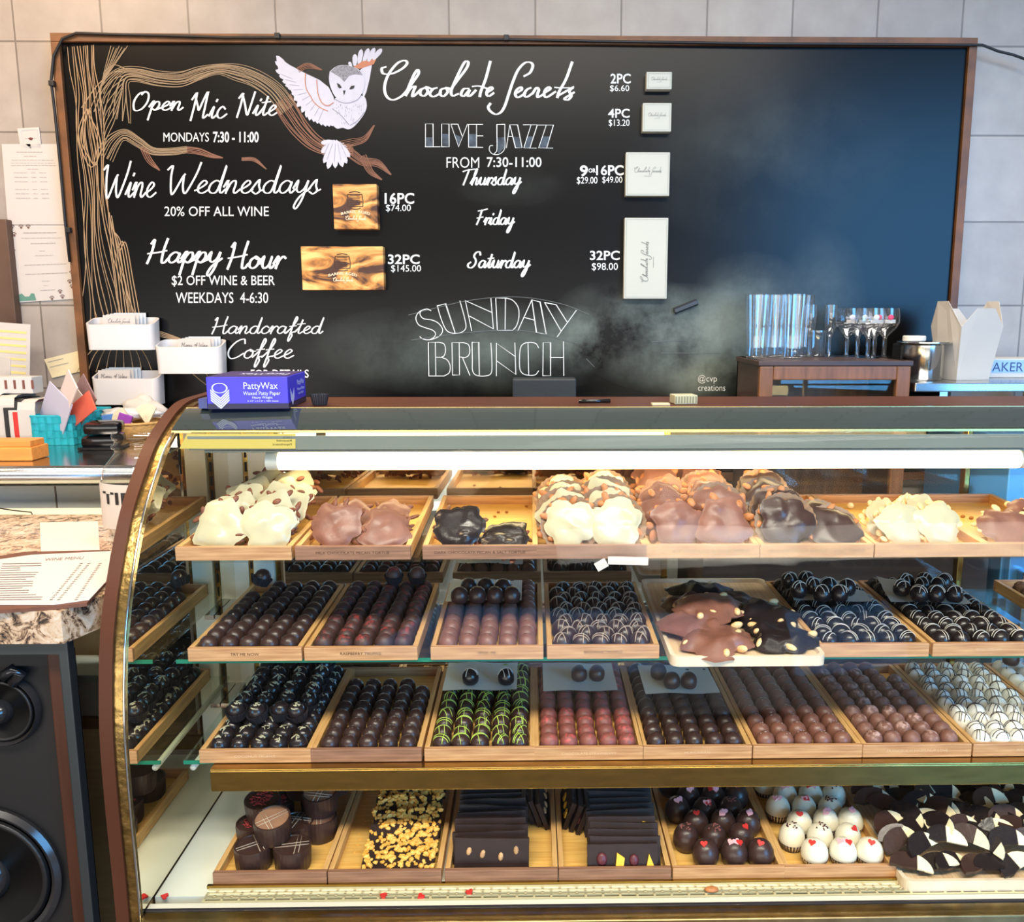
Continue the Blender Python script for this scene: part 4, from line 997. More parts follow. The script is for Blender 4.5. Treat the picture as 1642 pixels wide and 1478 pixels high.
lettering('chalk_lettering', [
    [('t', 'MONDAYS', (262, 212.5, 335, 227), 0.), ('t', '7:30 - 11:00', (341.7, 211, 414.8, 228.5), .02)],
    ('t', '20% OFF ALL WINE', (263.6, 331, 431, 346.5), 0.), ('t', '$2 OFF WINE & BEER', (275.5, 441.6, 440.6, 459.5), .004), ('t', 'WEEKDAYS  4-6:30', (281.7, 468.6, 430, 486), .002),
    ('t', 'FOR DETAILS', (402, 592.5, 495, 605.5), .01),
    [('t', 'FROM', (716, 251.8, 768.4, 269), -.006), ('t', '7:30-11:00', (780.6, 251.8, 868.3, 268), .008)],
    ('t', '@cvp', (1119.4, 601, 1149.7, 615), -.008), ('t', 'creations', (1119.4, 617, 1163, 626.5), -.006)])
lettering('price_lettering', [
    [('t', '16PC', (616.8, 309, 664.2, 327), .018), ('t', '$74.00', (618.8, 327.8, 658.8, 340), .0)],
    [('t', '32PC', (622, 407.9, 673, 423.4), .018), ('t', '$145.00', (627, 424.8, 675, 437), .0)],
    [('t', '2PC', (979, 118, 1011.4, 134), .016), ('t', '$6.60', (978, 136.5, 1009, 147.5), .0)],
    [('t', '4PC', (975, 174.4, 1009.7, 189), .016), ('t', '$13.20', (976, 191.5, 1009.4, 203.5), .0)],
    [('t', '9', (929.7, 265, 942.8, 283), .025), ('t', 'OR', (943.8, 269.8, 955.3, 276.8), .02), ('t', '16', (956, 264.9, 973.5, 281), .016), ('t', 'PC', (975, 264.7, 1000, 281.4), .025), ('t', '$29.00', (925, 283.5, 958, 296), .0), ('t', '$49.00', (965.7, 283, 998, 294.5), .0)],
    [('t', '32PC', (946, 401.9, 993.7, 417), .016), ('t', '$98.00', (948.9, 421.5, 990.8, 434.5), .0)]])
# --- shop title, brush strokes
LOGO = [[(135, 128), (105, 140), (112, 175), (150, 183), (200, 172), (262, 138), (295, 100), (275, 80), (225, 98), (170, 160), (135, 230), (125, 300), (145, 355), (190, 376), (250, 350), (290, 310)],
 [(290, 310), (340, 240), (380, 180), (375, 150), (350, 180), (310, 270), (285, 340)], [(285, 340), (320, 290), (355, 275), (340, 320), (335, 350), (360, 335), (395, 300)],
 [(440, 280), (400, 300), (395, 335), (425, 345), (450, 315), (440, 280), (475, 292)], [(520, 285), (490, 295), (465, 330), (490, 352), (530, 335), (548, 318)],
 [(590, 285), (550, 300), (545, 335), (570, 348), (600, 315), (590, 285), (622, 292)], [(620, 300), (680, 220), (740, 140), (755, 95), (730, 90), (690, 160), (640, 270), (625, 320), (640, 345), (680, 330)],
 [(760, 290), (720, 295), (700, 335), (725, 345), (765, 300), (750, 340), (770, 345), (810, 305)], [(920, 90), (885, 220), (850, 310), (842, 348)], [(785, 275), (835, 272), (895, 290)],
 [(890, 325), (935, 295), (925, 280), (900, 300), (893, 335), (912, 347), (945, 325)],
 [(1175, 198), (1220, 170), (1240, 120), (1222, 95), (1180, 98), (1130, 150), (1090, 240), (1060, 330), (1030, 420), (1000, 468), (960, 484), (920, 460), (905, 430), (920, 405)],
 [(1108, 330), (1155, 300), (1150, 280), (1120, 300), (1108, 335), (1130, 357), (1185, 325)], [(1225, 285), (1195, 300), (1175, 335), (1195, 354), (1240, 325)],
 [(1240, 325), (1268, 285), (1285, 300), (1275, 335), (1280, 356), (1325, 330)], [(1325, 325), (1370, 295), (1360, 280), (1335, 300), (1325, 335), (1345, 356), (1410, 315)],
 [(1535, 95), (1490, 220), (1440, 310), (1425, 355)], [(1405, 282), (1445, 285), (1530, 285)], [(1430, 345), (1500, 305), (1545, 280), (1515, 310), (1530, 345), (1505, 375), (1480, 365), (1550, 320)]]
def logo_on(mb, fn, w, cal=.3):
    for s in LOGO: ribbon(mb, catmull(s, 6), w, fn, cal)
g = MB(); logo_on(g, lambda x, y: BP(590 + x / 4.691, 80 + y / 4.691), 15, .45)
bpart(g, 'title_lettering', CHALK)
# --- art-deco headings
def deco(lines, ox, oy, s, w, name):
    g = MB()
    for l in lines: ribbon(g, catmull(l[1:], 6) if l[0] == '~' else l, w, lambda x, y: BP(ox + x / s, oy + y / s))
    bpart(g, name, CHALK)
LJ = [[(122, 302), (122, 102), (188, 102), (190, 300)], [(118, 303), (252, 303)], [(264, 303), (264, 103), (328, 103), (330, 303), (264, 303)], [(345, 104), (412, 303), (490, 105)], [(345, 104), (406, 104), (443, 208)],
 [(500, 306), (500, 106), (625, 106)], [(500, 306), (625, 308)], [(570, 106), (570, 306)], [(570, 207), (627, 207)], ['~', (712, 292), (688, 296), (682, 330), (705, 362), (745, 372), (790, 355), (818, 310), (818, 200), (818, 105)], [(818, 105), (748, 107), (750, 290)], ['~', (750, 290), (746, 340), (722, 366)],
 [(832, 312), (862, 110), (930, 110), (970, 312), (912, 312), (862, 110)], [(846, 212), (888, 212)], [(980, 110), (1104, 110), (1038, 315)], [(1048, 110), (985, 313), (1095, 315)], [(1112, 112), (1245, 112), (1186, 315)], [(1182, 112), (1115, 313), (1240, 315)]]
deco(LJ, 660, 180, 5.473, 5.2, 'outline_lettering')
SB = [['~', (262, 195), (225, 182), (165, 205), (138, 255), (160, 310), (215, 335), (275, 355), (300, 385), (285, 415), (255, 432)], ['~', (180, 195), (172, 225), (200, 260), (270, 272), (325, 300), (358, 350), (340, 395), (290, 425), (235, 435), (190, 425), (170, 408)],
 [(314, 155), (382, 138), (460, 375)], ['~', (314, 155), (345, 260), (385, 350), (430, 378), (500, 378), (548, 340), (540, 260), (500, 115)], [(597, 360), (545, 112), (768, 212)], [(755, 95), (776, 345), (580, 240)],
 [(808, 355), (795, 92), (880, 92)], ['~', (880, 92), (935, 110), (980, 170), (985, 250), (965, 320), (935, 355)], [(935, 355), (808, 355)], [(875, 92), (872, 355)],
 [(978, 358), (1092, 106), (1160, 124), (1210, 388), (1130, 375), (1092, 106)], [(1035, 252), (1110, 272)], [(1197, 128), (1292, 146), (1380, 285)], [(1197, 128), (1330, 358)], [(1300, 410), (1458, 192)],
 [(245, 732), (240, 455), (330, 455)], ['~', (330, 455), (370, 470), (382, 520), (370, 565), (345, 578)], [(300, 578), (345, 578)], ['~', (345, 578), (395, 600), (420, 650), (412, 705), (370, 732)], [(370, 732), (245, 732)], [(298, 455), (302, 732)],
 [(440, 724), (435, 458), (530, 458)], ['~', (530, 458), (570, 475), (582, 525), (570, 565), (540, 582)], [(495, 575), (540, 582)], [(494, 458), (497, 724), (440, 724)], [(520, 578), (582, 726)],
 [(600, 455), (655, 455), (660, 730)], ['~', (600, 455), (602, 600), (605, 690), (640, 728), (720, 730), (760, 700), (762, 580), (755, 462)], [(800, 732), (800, 462), (955, 572)], [(952, 460), (960, 720), (803, 608)],
 ['~', (1148, 500), (1125, 466), (1075, 456), (1020, 470), (995, 520), (992, 660), (1015, 710), (1065, 726), (1120, 722), (1148, 690)], [(1060, 458), (1066, 726)], [(1182, 730), (1185, 458), (1246, 458), (1246, 730), (1182, 730)], [(1246, 580), (1352, 580)], [(1352, 450), (1355, 728)]]
deco(SB, 640, 460, 5.131, 6.4, 'outline_lettering')
# faint guide arcs and grazes
g = MB(); 
for l in ([(655, 505), (750, 482), (830, 476), (900, 487), (945, 504)], [(660, 545), (760, 532), (840, 530), (925, 550)], [(1045, 548), (1100, 545)], [(940, 575), (953, 588)], [(1060, 566), (1155, 566)]): ribbon(g, catmull(l, 6), .9, BP)
bpart(g, 'guide_lines', mat('chalk_faint', rgb(104, 108, 106), .9))
# filled stems of LIVE JAZZ
SHD = mat('chalk_blue_grey', rgb(92, 104, 116), .9, col2=rgb(52, 56, 62), scale=40)
for q in ([(122, 220), (190, 220), (190, 300), (122, 302)], [(266, 190), (329, 190), (330, 300), (266, 300)], [(502, 190), (569, 190), (569, 304), (502, 304)], [(752, 220), (816, 220), (812, 310), (770, 358), (750, 350)], [(886, 215), (950, 215), (968, 310), (914, 310)], [(1016, 212), (1070, 212), (1038, 312), (988, 312)], [(1148, 212), (1212, 212), (1186, 312), (1118, 312)], [(372, 190), (434, 215), (412, 296)]):
    tri = geometry.tessellate_polygon([[Vector((x, y, 0)) for x, y in q]]); bpart(MB().add([BP(660 + x / 5.473, 180 + y / 5.473, .0006) for x, y in q], tri), 'letter_shading', SHD)
# --- tree
TREE = mat('tree_line_tan', rgb(164, 134, 100), .8); TREEB = mat('tree_line_brown', rgb(128, 88, 68), .8); TREEG = mat('tree_line_grey', rgb(120, 112, 96), .8)
def bundle(g, cl, n, w=1.5, seed=0, wob=.25, lo=-1, hi=1):
    rd = random.Random(seed)
    for k in range(n):
        t = lo + (hi - lo) * k / max(1, n - 1); ph = rd.random() * 6.28; pts = []
        for i, (x, y, h) in enumerate(cl):
            a, b = cl[max(0, i - 1)], cl[min(len(cl) - 1, i + 1)]; d = Vector((b[0] - a[0], b[1] - a[1])).normalized()
            q = (t + wob * math.sin(ph + i * 1.15 + k)) * h
            pts.append((x - d.y * q, y + d.x * q))
        ribbon(g, catmull(pts, 5), w * rd.uniform(.7, 1.2), BP)
g = MB()
bundle(g, [(131, 74, 21), (134, 110, 20), (140, 150, 20), (142, 185, 21), (143, 215, 22), (146, 250, 21), (149, 285, 19), (152, 320, 19), (155, 360, 22), (160, 400, 26), (166, 440, 31), (172, 480, 38), (178, 512, 44)], 13, 1.3, 1, .12)
for s, (dx, rx) in enumerate(((0, 9), (3, 14), (-3, 18))):
    ribbon(g, catmull([(141 + dx, 175), (141 - rx + 4, 205), (142 - rx + 4, 232), (149 + dx, 262 + s * 3), (146 + rx - 2, 240), (144 + rx - 6, 210), (141 + dx, 175)], 6), 1.5, BP)
for k in range(7): ribbon(g, catmull([(172 + k * 3.4, 318 + k * 14 + (k % 2) * 9), (178 + k * 4, 390), (186 + k * 4.6, 450), (192 + k * 5.5, 512)], 5), 1.6, BP)
bpart(g, 'tree_drawing', TREE)
g = MB()
for k in range(7): ribbon(g, catmull([(163 - k * .8, 205 - k * 10), (161 + k * .5, 150 - k * 3), (168 + k * 2.4, 112 - k), (178 + k * 4.4, 74 + (k % 3) * 2)], 5), 1.3, BP)
bundle(g, [(170, 185, 46), (182, 148, 30), (197, 122, 14), (220, 119, 11), (255, 126, 12), (290, 127, 13), (320, 117, 11), (350, 111, 8), (380, 116, 12), (410, 126, 13), (440, 146, 15), (462, 175, 16)], 13, 1.4, 4, .10)
bundle(g, [(168, 252, 16), (182, 228, 12), (200, 216, 8), (222, 228, 7), (245, 242, 6), (275, 243, 6), (300, 240, 5)], 8, 1.4, 9, .10)
for k in range(9): ribbon(g, catmull([(166, 118 + k * 16), (170, 112 + k * 14), (184, 104 + k * 11), (203 - k, 111 + k * 5)], 5), 1.3, BP)
bpart(g, 'branch_drawing', TREEG if 0 else mat('tree_line_pale', rgb(144, 122, 94), .8))
g = MB()
bundle(g, [(452, 160, 17), (466, 182, 16), (482, 206, 14), (503, 228, 12), (528, 240, 10), (552, 240, 9), (566, 240, 8)], 12, 1.5, 14, .10)
bundle(g, [(545, 233, 6), (566, 228, 6), (585, 222, 4), (600, 201, .5)], 5, 1.4, 15, .08)
bundle(g, [(555, 240, 8), (568, 250, 7), (582, 259, 6), (606, 262, 5), (627, 280, .6)], 7, 1.4, 16, .08)
bundle(g, [(584, 258, 5), (590, 272, 5), (598, 287, 3.5), (612, 304, .5)], 5, 1.4, 17, .08) if 0 else bundle(g, [(582, 250, 5), (588, 265, 5), (596, 277, 3.5), (612, 288, .5)], 5, 1.4, 17, .08)
bpart(g, 'branch_drawing', TREEB)
g = MB(); bundle(g, [(300, 240, 5), (320, 243, 5), (340, 250, 3), (357, 253, .4)], 6, 1.4, 18, .1); bpart(g, 'twig_drawing', TREEB); g = MB(); bundle(g, [(228, 236, 4), (240, 258, 4), (256, 273, .4)], 4, 1.4, 19, .1); bpart(g, 'twig_drawing', TREEB); g = MB(); bundle(g, [(388, 255, 2), (408, 256, 2.5), (427, 271, .3)], 4, 1.2, 20, .1); bpart(g, 'twig_drawing', TREEB); g = MB()
bundle(g, [(478, 112, 4), (494, 105, 4), (516, 112, .4)], 5, 1.3, 21, .08)
bpart(g, 'twig_drawing', TREEB)
g = MB()
for k in range(9): ribbon(g, catmull([(150 + k * 9.5, 558), (150 + k * 9.5 - 14 + k * 3, 575), (146 + k * 9 - 22 + k * 6, 596 + (k % 2) * 8)], 5), 1.4, BP)
for k in range(4): ribbon(g, catmull([(246, 529 + k * 2.5), (262, 533 + k * 2.5), (290, 543 + k)], 5), 1.4, BP)
for k in range(3): ribbon(g, catmull([(308 + k * 22, 598), (322 + k * 16, 610), (338 + k * 12, 622)], 5), 1.2, BP)
bpart(g, 'root_drawing', TREE)
# --- owl
def OP(off=.0016): return lambda x, y: BP(420 + x / 6.718, 70 + y / 6.718, off)
def fillp(poly, m, name, off, sm=0):
    P = [(p.x, p.y) for p in catmull(poly + [poly[0]], sm)] [:-1] if sm else poly
    tri = geometry.tessellate_polygon([[Vector((x, y, 0)) for x, y in P]]); f = OP(off)
    return MB().add([f(x, y) for x, y in P], tri)
OW = mat('owl_white', rgb(196, 194, 204), .7, var=.03, scale=60); OG = mat('owl_grey', rgb(136, 134, 140), .8, var=.35, scale=220); OB = mat('owl_brown', rgb(186, 122, 92), .8); OK = mat('owl_black', rgb(30, 28, 30), .6); OL = mat('owl_shade', rgb(142, 140, 156), .8)
def feather(g, x0, y0, x1, y1, w, off=.0016):
    d = Vector((x1 - x0, y1 - y0)); n = Vector((-d.y, d.x)).normalized(); P = []
    for t, k in ((0, .5), (.3, .9), (.7, 1), (.9, .7), (1, .08)): P.append((x0 + d.x * t + n.x * w * k, y0 + d.y * t + n.y * w * k))
    Q = [(x0 + d.x * t - n.x * w * k, y0 + d.y * t - n.y * w * k) for t, k in ((1, .08), (.9, .7), (.7, 1), (.3, .9), (0, .5))]
    _LAY[0] = (_LAY[0] + 6) % 220; f = OP(off + _LAY[0] * 2e-6); A = P + Q; tri = geometry.tessellate_polygon([[Vector((x, y, 0)) for x, y in A]]); g.add([f(x, y) for x, y in A], tri)
g = fillp([(155, 130), (300, 230), (470, 320), (620, 390), (720, 470), (770, 570), (790, 650), (760, 780), (740, 860), (690, 850), (600, 820), (510, 770), (430, 690), (360, 600), (300, 480), (230, 390), (180, 290), (160, 200)], None, '', .0012)
for i, (x, y) in enumerate([(155, 130), (142, 190), (147, 285), (185, 345), (220, 405), (250, 450), (280, 480), (320, 545), (345, 610), (378, 680), (430, 742), (478, 795), (512, 828), (560, 845), (600, 862), (645, 880), (690, 893), (730, 893), (768, 888)]):
    t = i / 18; feather(g, 330 + 330 * t, 330 + 380 * t, x, y, 30, .0014)
bpart(g, 'owl_wing', OW)
g = MB()
for k in range(5): feather(g, (1000, 1045, 1095, 1145, 1195)[k], (240, 225, 205, 190, 170)[k], (1003, 1072, 1150, 1215, 1292)[k], (112, 60, 50, 45, 55)[k], 27, .0014)
feather(g, 965, 250, 938, 195, 18); g.v += fillp([(1060, 300), (1110, 240), (1185, 230), (1160, 380), (1115, 540), (1085, 420)], None, '', .0012).v if 0 else []
g2 = fillp([(1050, 290), (1110, 240), (1185, 230), (1160, 380), (1125, 520), (1090, 600), (1070, 420)], None, '', .0012); g.add(g2.v, g2.f)
bpart(g, 'owl_wing', OW)
bpart(fillp([(985, 250), (1080, 190), (1235, 160), (1205, 222), (1050, 272)], None, '', .0017), 'wing_band', OB)
bpart(fillp([(785, 590), (850, 560), (1000, 560), (1100, 570), (1128, 640), (1122, 710), (1080, 790), (1000, 885), (935, 922), (870, 906), (812, 915), (770, 880), (735, 790), (765, 690)], None, '', .0020, 5), 'owl_body', OW)
g = MB()
for k in range(7): feather(g, 790, 1045, (640, 665, 710, 790, 870, 915, 948)[k], (1175, 1285, 1348, 1340, 1328, 1290, 1220)[k], 34, .0013)
feather(g, 760, 1050, 636, 1070, 26); g2 = fillp([(690, 1045), (760, 1036), (880, 1070), (950, 1140), (960, 1195), (900, 1180), (800, 1200), (690, 1160), (640, 1170), (650, 1110)], None, '', .0012); g.add(g2.v, g2.f)
bpart(g, 'owl_tail', OW)
bpart(fillp([(730, 300), (800, 245), (890, 230), (990, 250), (1065, 300), (1105, 390), (1095, 500), (1040, 580), (950, 625), (870, 615), (790, 570), (740, 470), (722, 380)], None, '', .0024, 5), 'owl_head', OW)
bpart(fillp([(738, 300), (800, 245), (890, 230), (990, 250), (1060, 300), (1085, 340), (1000, 330), (940, 345), (887, 412), (840, 360)], None, '', .0028, 0), 'owl_crown', OG)
g = fillp([(806, 420), (840, 440), (862, 475), (835, 482), (818, 465)], None, '', .0030); h = fillp([(940, 490), (960, 455), (1000, 450), (990, 482), (960, 492)], None, '', .0030); g.add(h.v, h.f); h = fillp([(872, 505), (902, 503), (885, 560)], None, '', .0030); g.add(h.v, h.f)
bpart(g, 'owl_eyes_beak', OK)
g = MB(); rd = random.Random(5)
for k in range(60):
    x = rd.uniform(800, 1100); y = rd.uniform(640, 860)
    if abs(x - 935) < 190 - (y - 640) * .55: ribbon(g, [(x, y), (x + 2, y + 16)], 4, OP(.0024))
for l in ([(790, 600), (850, 630), (930, 640), (1020, 610), (1070, 560)], [(760, 700), (850, 770), (935, 870)], [(1100, 740), (1030, 830), (950, 880)]): ribbon(g, catmull(l, 5), 8, OP(.0024))
for k in range(10): t = k / 9; ribbon(g, [(330 + 330 * t, 380 + 330 * t), (210 + 400 * t, 330 + 500 * t)], 4, OP(.0018))
for a, b in (((760, 1080), (700, 1250)), ((790, 1080), (780, 1270)), ((820, 1080), (850, 1250)), ((720, 1080), (665, 1200)), ((850, 1080), (905, 1210))): ribbon(g, [a, b], 4, OP(.0018))
bpart(g, 'feather_shading', OL)
g = MB()
for l in ([(470, 320), (465, 400), (480, 490), (520, 560), (560, 630), (630, 690), (710, 725)], [(590, 390), (595, 470), (610, 560), (650, 640), (710, 668), (770, 635)]): ribbon(g, catmull(l, 5), 9, OP(.0020))
bpart(g, 'feather_lines', OB)
# ---------------------------------------------------------------- boxes fixed to the board
GREYT = mat('print_grey', rgb(132, 132, 124), .6)
def wallbox(pa, pb, dep, m, name, label, group):
    a, b = aty(pa[0], pa[1], YB - dep), aty(pb[0], pb[1], YB - dep)
    t = thing(name, label, 'box', ((a.x + b.x) / 2, YB, b.z), 0, group)
    w, h = b.x - a.x, a.z - b.z
    MB().box(-w / 2, w / 2, -dep, 0, 0, h, bev=.0015).build('box_body', m, t)
    return t, w, h, -dep - .0004
CREAMBOX = mat('cream_card', rgb(196, 195, 180), .5)
for (pa, pb, lab, rot) in (((1037, 115), (1077, 143), 'smallest cream gift box, topmost on the chalkboard', 0), ((1031, 165), (1076, 211), 'small square cream gift box, second from top on the chalkboard', 0), ((1004, 244), (1073, 314), 'large square cream gift box, third from top on the chalkboard', 0), ((1002, 349), (1069, 479), 'tall oblong cream gift box, lowest on the chalkboard', 1)):
    t, w, h, f = wallbox(pa, pb, .028, CREAMBOX, 'gift_box', lab, 'cream gift boxes on the chalkboard')
    g = MB(); m_ = .0045
    for a, b in (((-w / 2 + m_, m_), (w / 2 - m_, m_)), ((w / 2 - m_, m_), (w / 2 - m_, h - m_)), ((w / 2 - m_, h - m_), (-w / 2 + m_, h - m_)), ((-w / 2 + m_, h - m_), (-w / 2 + m_, m_))): ribbon(g, [a, b], .0006, lambda x, y: (x, f, y))
    g.build('embossed_line', GREYT, t)
    g = MB(); L = (h if rot else w) * (.62 if not rot else .5)
    def lf(x, y):
        u, v = (x - 825) / 1460 * L, -(y - 280) / 1460 * L
        return (u, f - .0002, h * .58 + v) if not rot else (-v - .0, f - .0002, h * .46 + u)
    logo_on(g, lf, 17, .35); 
    ribbon(g, [(620, 560), (1010, 560)], 16, lf)
    g.build('lettering', mat('print_grey_dark', rgb(120, 120, 112), .6) if rot else GREYT, t)
def burnt():
    m, nt, b = _nodes('burnt_wood')
    tc = nt.nodes.new('ShaderNodeTexCoord'); mp = nt.nodes.new('ShaderNodeMapping'); mp.inputs['Scale'].default_value = (7, 1, 16)
    nt.links.new(tc.outputs['Object'], mp.inputs[0])
    no = nt.nodes.new('ShaderNodeTexNoise'); no.inputs['Scale'].default_value = 1.3; no.inputs['Detail'].default_value = 4; no.inputs['Distortion'].default_value = 1.2
    nt.links.new(mp.outputs[0], no.inputs['Vector'])
    cr = nt.nodes.new('ShaderNodeValToRGB'); e = cr.color_ramp.elements
    e[0].position = .39; e[0].color = (*rgb(70, 36, 20), 1); e[1].position = .60; e[1].color = (*rgb(240, 196, 118), 1)
    x = e.new(.47); x.color = (*rgb(200, 132, 60), 1)
    nt.links.new(no.outputs[0], cr.inputs[0]); nt.links.new(cr.outputs[0], b.inputs['Base Color']); b.inputs['Roughness'].default_value = .5
    return m
BURN = burnt(); SOOT = mat('soot_print', rgb(60, 36, 24), .7); PALEP = mat('pale_print', rgb(246, 226, 190), .7)
for (pa, pb, lab, pale) in (((533, 295), (606, 367), 'square scorched-wood barrel aged box on the chalkboard', 0), ((482, 395), (616, 465), 'wide scorched-wood barrel aged box, lower on the chalkboard', 1)):
    t, w, h, f = wallbox(pa, pb, .034, BURN, 'wooden_box', lab, 'scorched wooden boxes on the chalkboard')
    s = .118; fn = lambda x, y: (x * s, f - .0002, h / 2 + y * s)
    g = MB()
    for k in range(5): ribbon(g, [(-.11, .24 - k * .05), (.11, .24 - k * .05)], .014, fn)
    for l in ([(-.16, .27), (.16, .27)], [(-.17, .0), (.17, .0)], [(-.16, .27), (-.18, .13), (-.17, 0)], [(.16, .27), (.18, .13), (.17, 0)], [(-.12, .31), (0, .33), (.12, .31)], [(-.12, -.04), (0, -.06), (.12, -.04)]): ribbon(g, catmull(l, 4), .018, fn)
    g.build('barrel_emblem', SOOT, t)
    g = MB(); text_on(g, 'BARREL AGED', lambda u, v: fn(-.33 + u * .66, -.16 + v * .06 + .05 * math.sin(u * math.pi) - .03), .01)
    fl = lambda x, y: fn((x - 825) / 1460 * .46, -.265 - (y - 280) / 1460 * .46)
    logo_on(g, fl, 26, .2); g.build('lettering', PALEP, t)
# chalk marker holder
a, b = aty(1081, 499, YB - .008), aty(1118, 484, YB - .008); d = (b - a)
M = T(*a) @ Vector((1, 0, 0)).rotation_difference(d.normalized()).to_matrix().to_4x4() @ RY(90)
tag(MB().lathe([(.0085, 0), (.0092, .002), (.0092, d.length - .002), (.0085, d.length)], 6, M=M).build('chalk_marker', mat('marker_black', rgb(34, 38, 46), .25, spec=.7)), 'black six-sided chalk marker tilted on the board below the cream boxes', 'marker')
# white card pockets
for (pa, pb, pr, lab, ct, nx) in (((134, 523), (247, 561), 13, 'white card holder at the left edge of the chalkboard, upper one', 'logo', .18), ((246, 559), (356, 599), 13, 'white card holder on the chalkboard beside the blue box', 'Menu', .28), ((144, 610), (255, 649), 13, 'white card holder lowest at the left, above the wicker basket', 'Menu', .02)):
    dep = .062; a, b = aty(pa[0], pa[1], YB - dep), aty(pb[0], pb[1], YB - dep); w, h = b.x - a.x, a.z - b.z + .004
    t = thing('card_holder', lab, 'card holder', ((a.x + b.x) / 2, YB, b.z), 0, 'white card holders'); g = MB()
    out = [(-w / 2 + x, -y) for x, y in rrect(w, dep, .018)]; inn = [(x * .955, -dep / 2 + (y + dep / 2) * .92) for x, y in out]; n = len(out)
    rim = lambda y: h + .020 * (1 + y / dep)
    vs = [(x * .97, y, 0) for x, y in out] + [(x, y, rim(y)) for x, y in out] + [(x, y, rim(y)) for x, y in inn] + [(x * .97, y, .004) for x, y in inn]
    fs = [tuple(range(n))] + [(k * n + i, k * n + (i + 1) % n, (k + 1) * n + (i + 1) % n, (k + 1) * n + i) for k in range(3) for i in range(n)] + [tuple(3 * n + i for i in range(n))]
    g.add(vs, fs).build('holder_body', mat('white_plastic', rgb(220, 213, 209), .3), t, 40)
    base = t.location
    names = {'logo': 'upper left', 'Menu': 'middle' if nx > .1 else 'lowest'}[ct]
    for k in range(4):
        cw, ch = .088, .060; cx = base.x - w / 2 + w * nx + .052 + k * .006; cy = YB - .042 + k * .009
        lab2 = ('front printed card in the %s white holder' if k == 0 else 'card behind the printed one, %s back in the ' % ORD[k] + '%s white holder') % names
        cz = base.z + .034 + k * .002
        o = tag(MB().box(-cw / 2, cw / 2, -.0006, .0006, 0, ch).build('card', PAPER if k < 2 else mat('card_grey', rgb(206, 210, 212), .7)), lab2, 'card', 'cards in the %s white holder' % names)
        o.matrix_world = T(cx, cy, cz) @ RX(-6)
        if k == 0:
            q = MB()
            if ct == 'logo': logo_on(q, lambda x, y: ((x - 825) / 1460 * .06, -.0009, .043 - (y - 280) / 1460 * .06), 16, .3)
            else:
                bx = (-.032, .038, .034, .05)
                for wd, x0, x1 in (('Menu', -.036, -.006), ('of', 0, .008), ('Wine', .012, .036)): lay_script(q, wd, (x0, .038, x1, .050), .0011, .22, .1, lambda x, y: (x, -.0009, .088 - y))
            q.build('card_print', mat('ink_grey', rgb(120, 112, 108), .7), o)
# ---------------------------------------------------------------- cable round the board
g = MB()
BLKP = mat('black_rubber', rgb(28, 26, 26), .5)
cp = [aty(x, y, YB - .018) for x, y in [(112, 420), (104, 350), (97, 270), (88, 180), (82, 130), (86, 90), (100, 62), (122, 53), (180, 55), (270, 57), (360, 60), (445, 60), (560, 61), (690, 63), (812, 63), (950, 66), (1090, 68), (1220, 70), (1400, 71), (1545, 72), (1575, 72), (1600, 82), (1625, 88), (1660, 101)]]
g.tube(cp, .0038, 6)
cable = tag(g.build('cable', BLKP, None, True), 'black cable running over the top and down the left of the chalkboard frame', 'cable')
for x, y in ((84, 134), (110, 369), (445, 58), (812, 61)):
    p = aty(x, y, YB - .018); MB().box(p.x - .007, p.x + .007, p.y - .008, p.y + .012, p.z - .007, p.z + .007, bev=.002).build('cable_clip', BLKP, cable)
# ---------------------------------------------------------------- notices on the wall
YN = YW - .002
def notice(q, name, label, cat, m, lines, extra=None, grp=None):
    P = [aty(x, y, YN) for x, y in q]; nrm = Vector((0, -.0015, 0))
    o = MB().add([p + nrm for p in P] + P, [(0, 1, 2, 3), (7, 6, 5, 4)] + [(i, (i + 1) % 4, (i + 1) % 4 + 4, i + 4) for i in range(4)]).build(name, m)
    tag(o, label, cat, grp); g = MB()
    f = lambda u, v: P[0].lerp(P[1], u).lerp(P[3].lerp(P[2], u), v) + nrm * 1.3
    rd = random.Random(len(label))
    for (u0, u1, v, w) in lines:
        u = u0
        while u < u1:
            e = min(u1, u + rd.uniform(.03, .09)); ribbon(g, [(u, v), (e, v)], w, f); u = e + .014
    if lines: g.build('printed_lines', mat('print_line_grey', rgb(172, 160, 152), .8), o)
    if extra: extra(o, f)
    return o
ln = [(.26, .72, .10, .009), (.38, .6, .15, .006), (.16, .9, .20, .006), (.14, .92, .235, .006), (.14, .92, .265, .006), (.42, .62, .31, .006)]
for v in (.355, .41, .465, .56, .615, .67): ln += [(.18, .42, v, .006), (.48, .56, v, .006), (.62, .74, v, .006)]
notice([(3, 231), (92, 231), (109, 360), (13, 360)], 'paper_sheet', 'upper white printed price sheet taped left of the chalkboard', 'paper', PAPER, ln, None, 'sheets left of the board')
